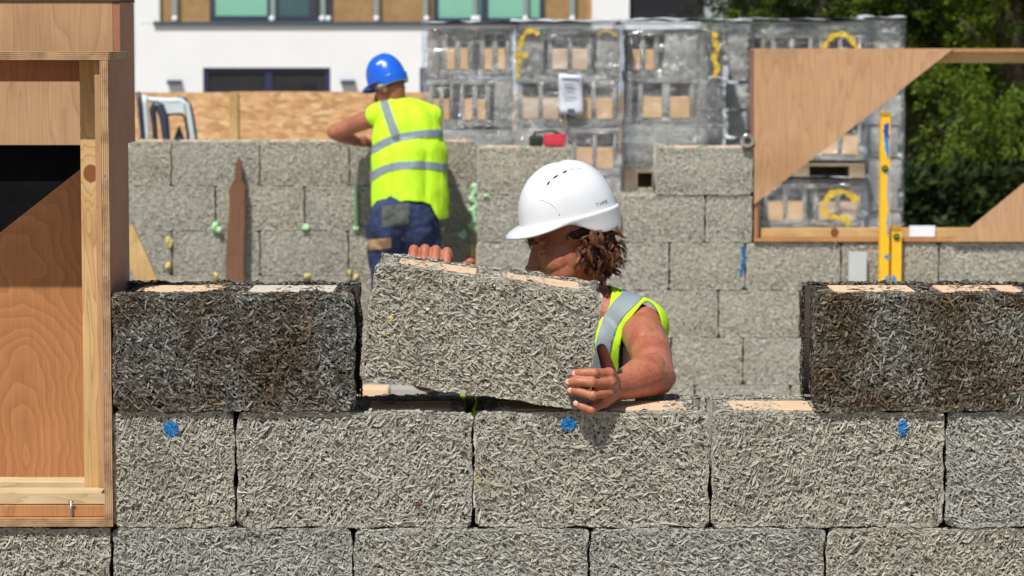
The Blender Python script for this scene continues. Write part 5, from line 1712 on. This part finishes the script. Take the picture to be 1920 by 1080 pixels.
V3, F3 = clip(V2, Fc, dB - .092); V3, F3 = clip(V3, F3, .14 - seg_dist(V3, SR + Vector((-.02, .02, .01)), ER)); V3, F3 = clip(V3, F3, V3[:, 2] - 1.12)
cloth_obj('reflective_strip', V3, F3, M_refl, W1, .0012)
V3, F3 = clip(V2, Fc, .025 - np.abs(V2[:, 2] - 1.06)); cloth_obj('reflective_strip', V3, F3, M_refl, W1, .0012)
# dark shirt under the vest and trousers
V, Fc = blob([('c', NB, .061, SL, .0535), ('c', NB, .061, SR, .0535), ('e', P(1052, 678, .68), (.167, .106, .19)), ('c', P(1052, 780, .72), .119, P(1052, 930, .76), .135)], .008, 6)
V, Fc = clip(V, Fc, poly_sd(V, [P(a, b_, .58) for a, b_ in hole[:-1]]) + .012)
V, Fc = clip(V, Fc, seg_dist(V, SR, ER) - .058)
V, Fc = clip(V, Fc, seg_dist(V, NB + Vector((0, -.08, .02)), NB + Vector((0, .03, .12))) - .085)
cloth_obj('shirt', V, Fc, M_blackc, W1)
tr_els = [('c', Vector((hx - .06, .76, .96)), .125, Vector((hx + .06, .76, .96)), .125)]
for s_ in (-1, 1):
    tr_els += [('c', Vector((hx + s_ * .08, .77, .93)), .105, Vector((hx + s_ * .10, .75, .53)), .080), ('c', Vector((hx + s_ * .10, .75, .53)), .078, Vector((hx + s_ * .11, .80, .20)), .068)]
V, Fc = blob(tr_els, .01, 5); V, Fc = clip(V, Fc, 1.03 - V[:, 2])
cloth_obj('trousers', wrinkle(V, Fc, .005, 8, 1.0), Fc, M_navy, W1)
for s_ in (-1, 1):
    MB().tube([Vector((hx + s_ * .11, .86, .16)), Vector((hx + s_ * .11, .82, .165)), Vector((hx + s_ * .12, .72, .155)), Vector((hx + s_ * .125, .60, .14))], [.04, .052, .048, .032], 14).build('boot', M_blackc, W1)

# helmet
hat, (hf, hs_, hu) = hard_hat(OH + Vector((.004, 0, .024)), Vector((-math.cos(yaw) * math.cos(R(13)), -math.sin(yaw) * math.cos(R(13)), -math.sin(R(13)))), M_hatw, W1, ry=.089, H=.128, peak=.034, skirt=.040)
bv = caster(hat.data)
for (a, b_, c, d) in ((1026, 347, 1031, 340), (1037, 335, 1047, 328), (1055, 325, 1063, 320), (1068, 318.5, 1076, 317), (1081, 316.6, 1090, 316.6)):
    k = 1 if a < 1060 else .35
    l0, n0 = hit(bv, a, b_); l1, n1 = hit(bv, c, d)
    if l0 and l1: sub('vent_slot', MB().tube([l0 + n0 * .0002, (l0 + l1) / 2 + n0 * .0012 * k, l1 + n1 * .0002], [.0012 * k, .0022 * k, .001 * k], 8), M_blackc if k == 1 else M_refl, hat)
for line in ([(1012, 374), (1024, 377), (1036, 384), (1045, 393), (1049, 404)], [(1028, 424), (1040, 419), (1052, 415), (1056, 420)]):
    pts_ = []
    for a, b_ in curve_pts(line, 10):
        l0, n0 = hit(bv, a, b_)
        if l0: pts_.append(l0 - n0 * .0002)
    if len(pts_) > 2: sub('moulded_rib', MB().tube(pts_, .0013, 8), M_hatw, hat)
# small grey print on the side of the shell
M_print = simple('print_grey', (0.22, 0.25, 0.30), .5)
cu = bpy.data.curves.new('print', 'FONT'); cu.body = 'T HMX'; cu.size = .0125; cu.extrude = .0002; cu.align_x = 'CENTER'
to = bpy.data.objects.new('print', cu); C.objects.link(to)
dg = bpy.context.evaluated_depsgraph_get(); dg.update()
tm = bpy.data.meshes.new_from_object(to.evaluated_get(dg)); bpy.data.objects.remove(to)
l0, n0 = hit(bv, 1130, 384); lx, _ = hit(bv, 1136, 381.6)
xd = (lx - l0); xd = (xd - n0 * xd.dot(n0)).normalized(); yd = n0.cross(xd)
if yd.z < 0: yd = -yd
for v_ in tm.vertices:
    p = l0 + xd * v_.co.x + yd * v_.co.y
    hloc, hn, _, _ = bv.find_nearest(p)
    v_.co = hloc + (hn if hn.dot(n0) > 0 else -hn) * .0006
po_ = link('print', tm, M_print, hat); po_.location = (0, 0, 0)
# headband inside and chin side strap stub
0 and sub('harness', MB().tube([O_ for O_ in [hl(math.cos(t) * .104, math.sin(t) * .086, -.004) for t in np.linspace(0, 6.2832, 40)]], .004, 6), M_blackc, hat)

# hair
rng = np.random.default_rng(8)
pts_ = []; outs = []
while len(pts_) < 520:
    d = rng.normal(0, 1, 3); d /= np.linalg.norm(d); k = rng.uniform(.72, 1.0)
    a, b_, c = -.034 + d[0] * .060 * k, d[1] * .082 * k, -.052 + d[2] * .066 * k
    if a > .024 + (c + .02) * .85 or c > .012: continue
    lump = .010 * math.sin(a * 90 + c * 60) * math.cos(b_ * 70 + c * 50)
    q = hl(a, b_, c) + (fH * d[0] + sH * d[1] + uH * d[2]) * lump
    pts_.append(np.array(q)); rt_ = rng.normal(0, .55, 3); outs.append(np.array(fH * (d[0] * .2 - .10 + rt_[0]) + sH * (d[1] * .35 + rt_[1]) + uH * (d[2] * .2 - .75 + rt_[2] * .5)))
V, Fq = locks(rng, np.array(pts_), np.array(outs), 18, 18, .0011, .0095, .038)
me = quick_mesh('hair', V, Fq); me.polygons.foreach_set('use_smooth', [True] * len(me.polygons))
hr = link('hair', me, M_hair, W1)
V, Fc = blob([('e', hl(-.040, 0, -.055), (.058, .078, .062), rotH), ('e', hl(-.02, 0, -.015), (.082, .080, .03), rotH)], .004, 3)
q = (V - np.array(hl(0, 0, 0))); fa = q @ np.array(fH); ua = q @ np.array(uH)
V, Fc = clip(V, Fc, (.012 + (ua + .02) * .8) - fa)
sub('scalp_hair', MB(), M_hairb, hr) if False else None
sh_ = link('hair_mass', mesh('hair_mass', V, Fc, True), M_hairb, hr); sh_.location = (0, 0, 0)
# fringe peeping out in front under the brim
pts_ = [np.array(hl(.088 + rng.uniform(-.004, .004), rng.uniform(-.02, .045), -.004)) for _ in range(26)]
V, Fq = curls(rng, np.array(pts_), np.array([np.array(-uH * .8 + fH * .35)] * 26), 8, .0010, .002, .014)
link('fringe', quick_mesh('fringe', V, Fq), M_hair, W1)

# ---- the far worker
YW2 = 9.66
W2 = thing('person', 'worker in blue hard hat and yellow vest bending over the far wall, seen from behind', 'person', (X(757, YW2, 600), YW2, .10))
f2_ = Vector((-.78, .48, -.40)).normalized(); s2_ = f2_.cross(Vector((0, 0, 1))).normalized(); u2_ = s2_.cross(f2_).normalized(); rot2 = Matrix((f2_, s2_, u2_)).transposed()
O2 = P(726, 151, 9.74)


def h2(a, b_, c): return O2 + f2_ * a + s2_ * b_ + u2_ * c


NB2 = P(740, 196, 9.73); S2L = P(708, 217, 9.74); S2R = P(808, 219, 9.72)
E2L = P(627, 248, 9.80); W2L = P(668, 265, 10.02)
E2R = P(818, 268, 9.98); W2R = P(776, 262, 10.05)
pelv = P(756, 415, 9.60)
E = [('e', h2(-.008, 0, .01), (.095, .074, .10), rot2), ('e', h2(.03, 0, -.065), (.060, .058, .080), rot2), ('c', h2(.10, 0, -.05), .012, h2(.11, 0, -.07), .012),
     ('c', h2(-.035, 0, -.06), .052, NB2, .055), ('c', NB2, .06, S2L, .055), ('c', NB2, .06, S2R, .06), ('e', P(763, 265, 9.70), (.165, .115, .20)),
     ('c', P(762, 320, 9.66), .12, pelv, .125),
     ('e', h2(-.012, .074, -.05), (.016, .008, .028), rot2), ('e', h2(-.012, -.074, -.05), (.016, .008, .028), rot2),
     ('e', S2L, (.06,) * 3), ('c', S2L, .055, S2L.lerp(E2L, .55), .048), ('c', S2L.lerp(E2L, .55), .048, E2L, .040), ('c', E2L, .042, E2L.lerp(W2L, .35), .043), ('c', E2L.lerp(W2L, .35), .043, W2L, .028),
     ('c', S2R, .056, E2R, .042), ('c', E2R, .042, W2R, .028)]
for k in range(4):
    a = W2L + Vector((.045, .02, .010 - .010 * k)); b_ = P(689 + 2 * (k == 1), 262 + 3.6 * k, 10.06); c = P(697 - k, 265 + 3.4 * k, 10.075)
    E += [('c', W2L, .024, a, .015), ('c', a, .012, b_, .0105), ('c', b_, .0105, c, .009)]
    a = W2R + Vector((-.045, .02, .012 - .010 * k)); E += [('c', W2R, .024, a, .014), ('c', a, .011, a + Vector((-.04, .01, -.01)), .009)]
E += [('c', W2L + Vector((.01, 0, .01)), .014, P(684, 257, 10.05), .011), ('c', W2R, .014, W2R + Vector((-.02, .0, .045)), .011)]
leg = []
for s_ in (-1, 1):
    hp = pelv + Vector((s_ * .085, 0, -.04)); kn = Vector((pelv.x + s_ * .095 + .025, 9.70, .56)); an = Vector((pelv.x + s_ * .10 + .045, 9.62, .19))
    leg.append((hp, kn, an)); E += [('c', hp, .09, kn, .058), ('c', kn, .057, an, .040), ('c', an + Vector((0, 0, -.04)), .035, an + Vector((0, .14, -.05)), .03)]
V, Fc = blob(E, .0045, 4, .5)
link('body', mesh('body', V, Fc, True), M_skin2, W2)
hat2, _ = hard_hat(O2 + u2_ * .006, f2_, M_hatb, W2, rx=.112, ry=.098, H=.142)
bv2 = caster(hat2.data)
for (a, b_, c, d, m_, w_) in ((707, 121, 717, 115, M_white, .006), (745, 114, 751, 119, simple('red_sticker', (.45, .02, .12), .4), .004)):
    l0, n0 = hit(bv2, a, b_); l1, n1 = hit(bv2, c, d)
    if l0 and l1:
        v = []; e_ = (l1 - l0).normalized(); s__ = n0.cross(e_).normalized()
        for t in range(5):
            for k in (-1, 1):
                hloc, hn, _, _ = bv2.find_nearest(l0.lerp(l1, t / 4) + s__ * w_ * k); hn = hn if hn.dot(n0) > 0 else -hn
                v.append(hloc + hn * .0015)
        st = mesh('sticker', v, [(2 * t, 2 * t + 1, 2 * t + 3, 2 * t + 2) for t in range(4)]); so2 = link('sticker', st, m_, hat2); so2.location = (0, 0, 0)
        k = so2.modifiers.new('s', 'SOLIDIFY'); k.thickness = .001
band = [h2(-math.cos(t) * .103 + .0, math.sin(t) * .085, -.030) for t in np.linspace(-1.7, 1.7, 22)]
b = MB(); b.tube(band, .011, 8); sub('rear_headband', b, simple('pale_band', (.42, .52, .52), .5, .2, 40), hat2)
V, Fc = blob([('e', h2(-.016, 0, -.012), (.094, .080, .055), rot2)], .005, 2)
q = V - np.array(O2); V, Fc = clip(V, Fc, .01 - (q @ np.array(f2_)))
link('hair', mesh('hair', V, Fc, True), M_hairb, W2)
# vest of the far worker
VE = [('c', NB2 + Vector((0, 0, -.02)), .070, S2L, .060), ('c', NB2 + Vector((0, 0, -.02)), .070, S2R, .066), ('e', P(765, 262, 9.70), (.188, .135, .215)), ('c', P(737, 300, 9.68), .115, P(736, 400, 9.62), .11),
      ('c', P(795, 290, 9.68), .120, P(797, 400, 9.63), .115), ('c', P(766, 290, 9.66), .135, P(766, 400, 9.60), .13), ('c', P(800, 235, 9.70), .07, P(812, 400, 9.68), .075)]
V, Fc = blob(VE, .006, 10, .6)
V, Fc = clip(V, Fc, seg_dist(V, S2L + Vector((.0, .03, -.02)), E2L) - .066)
V, Fc = clip(V, Fc, seg_dist(V, S2R + Vector((.0, .05, -.02)), E2R) - .066)
V, Fc = clip(V, Fc, seg_dist(V, NB2 + Vector((-.02, .03, .015)), NB2 + Vector((-.02, .02, .14))) - .058)


def wz(px, py, Y=9.6): q = P(px, py, Y); return (q.x, 0, q.z)


hem = [(660, 396), (697, 391), (715, 384), (738, 377), (765, 374), (792, 376), (808, 382), (816, 398), (824, 411), (836, 409), (870, 404)]
hx_ = np.array([wz(a, b_)[0] for a, b_ in hem]); hz_ = np.array([wz(a, b_)[2] for a, b_ in hem])
V, Fc = clip(V, Fc, V[:, 2] - np.interp(V[:, 0], hx_, hz_))
V = wrinkle(V, Fc, .011, 5.5, 4.0, (1.3, 1, .7)); V = wrinkle(V, Fc, .004, 16, 8.0, (1.0, 1, .5))
# the cloth hangs from the shoulder blades: push diagonal folds near the hem
V[:, 1] -= .012 * np.sin((V[:, 0] * 17 + V[:, 2] * 9)) * np.clip((1.5 - V[:, 2]) / .3, 0, 1) * (V[:, 1] < 9.66)
cloth_obj('vest', V, Fc, M_vest, W2)
V2 = V + normals(V, Fc) * .0045
flat = lambda A: np.stack([A[:, 0], np.zeros(len(A)), A[:, 2]], 1)
for pts_, hw, back in (([(690, 284), (706, 277), (722, 267), (745, 258), (780, 252), (812, 250), (850, 251)], .021, False), ([(690, 336), (706, 325), (722, 316), (750, 309), (785, 308), (815, 311), (850, 318)], .021, False),
                       ([(712, 176), (720, 196), (731, 224), (744, 259)], .024, True)):
    line = [wz(a, b_) for a, b_ in pts_]
    V3, F3 = clip(V2, Fc, hw - poly_dist(flat(V2), line))
    if back: V3, F3 = clip(V3, F3, 9.70 - V3[:, 1])
    cloth_obj('reflective_strip', V3, F3, M_refl, W2, .0012)
# trousers
E = [('e', pelv + Vector((0, -.01, .03)), (.172, .135, .13)), ('e', pelv + Vector((-.075, -.05, -.03)), (.09, .085, .10)), ('e', pelv + Vector((.075, -.05, -.03)), (.09, .085, .10))]
for hp, kn, an in leg: E += [('c', hp, .108, kn, .088), ('c', kn, .085, an + Vector((0, 0, .03)), .07)]
V, Fc = blob(E, .006, 5); V, Fc = clip(V, Fc, Z(368, 9.6) - V[:, 2])
V = wrinkle(V, Fc, .010, 8, 7.0, (1, 1, 1.2)); V = wrinkle(V, Fc, .005, 20, 3.0, (1, 1, 1.4))
trs = cloth_obj('trousers', V, Fc, M_navy, W2)
V2 = V + normals(V, Fc) * .005
for nm, m_, (a0, b0, a1, b1), dk in (('knee_patch', M_patch, (691, 448, 735, 468), 3), ('pocket', M_dust, (718, 384, 770, 424), 8)):
    q0 = wz(a0, b0); q1 = wz(a1, b1)
    V3, F3 = clip(V2, Fc, 9.58 - V2[:, 1]); slp = -dk / 44
    V3, F3 = clip(V3, F3, V3[:, 0] - q0[0]); V3, F3 = clip(V3, F3, q1[0] - V3[:, 0])
    V3, F3 = clip(V3, F3, q0[2] - V3[:, 2] + (V3[:, 0] - q0[0]) * .12); V3, F3 = clip(V3, F3, V3[:, 2] - q1[2] - (V3[:, 0] - q0[0]) * .12)
    o = cloth_obj(nm, V3, F3, m_, trs, .0015); o.location = (0, 0, 0)
for hp, kn, an in leg:
    MB().tube([an + Vector((0, -.05, -.03)), an + Vector((0, 0, -.02)), an + Vector((0, .10, -.04)), an + Vector((0, .19, -.055))], [.04, .052, .046, .03], 14).build('boot', M_blackc, W2)
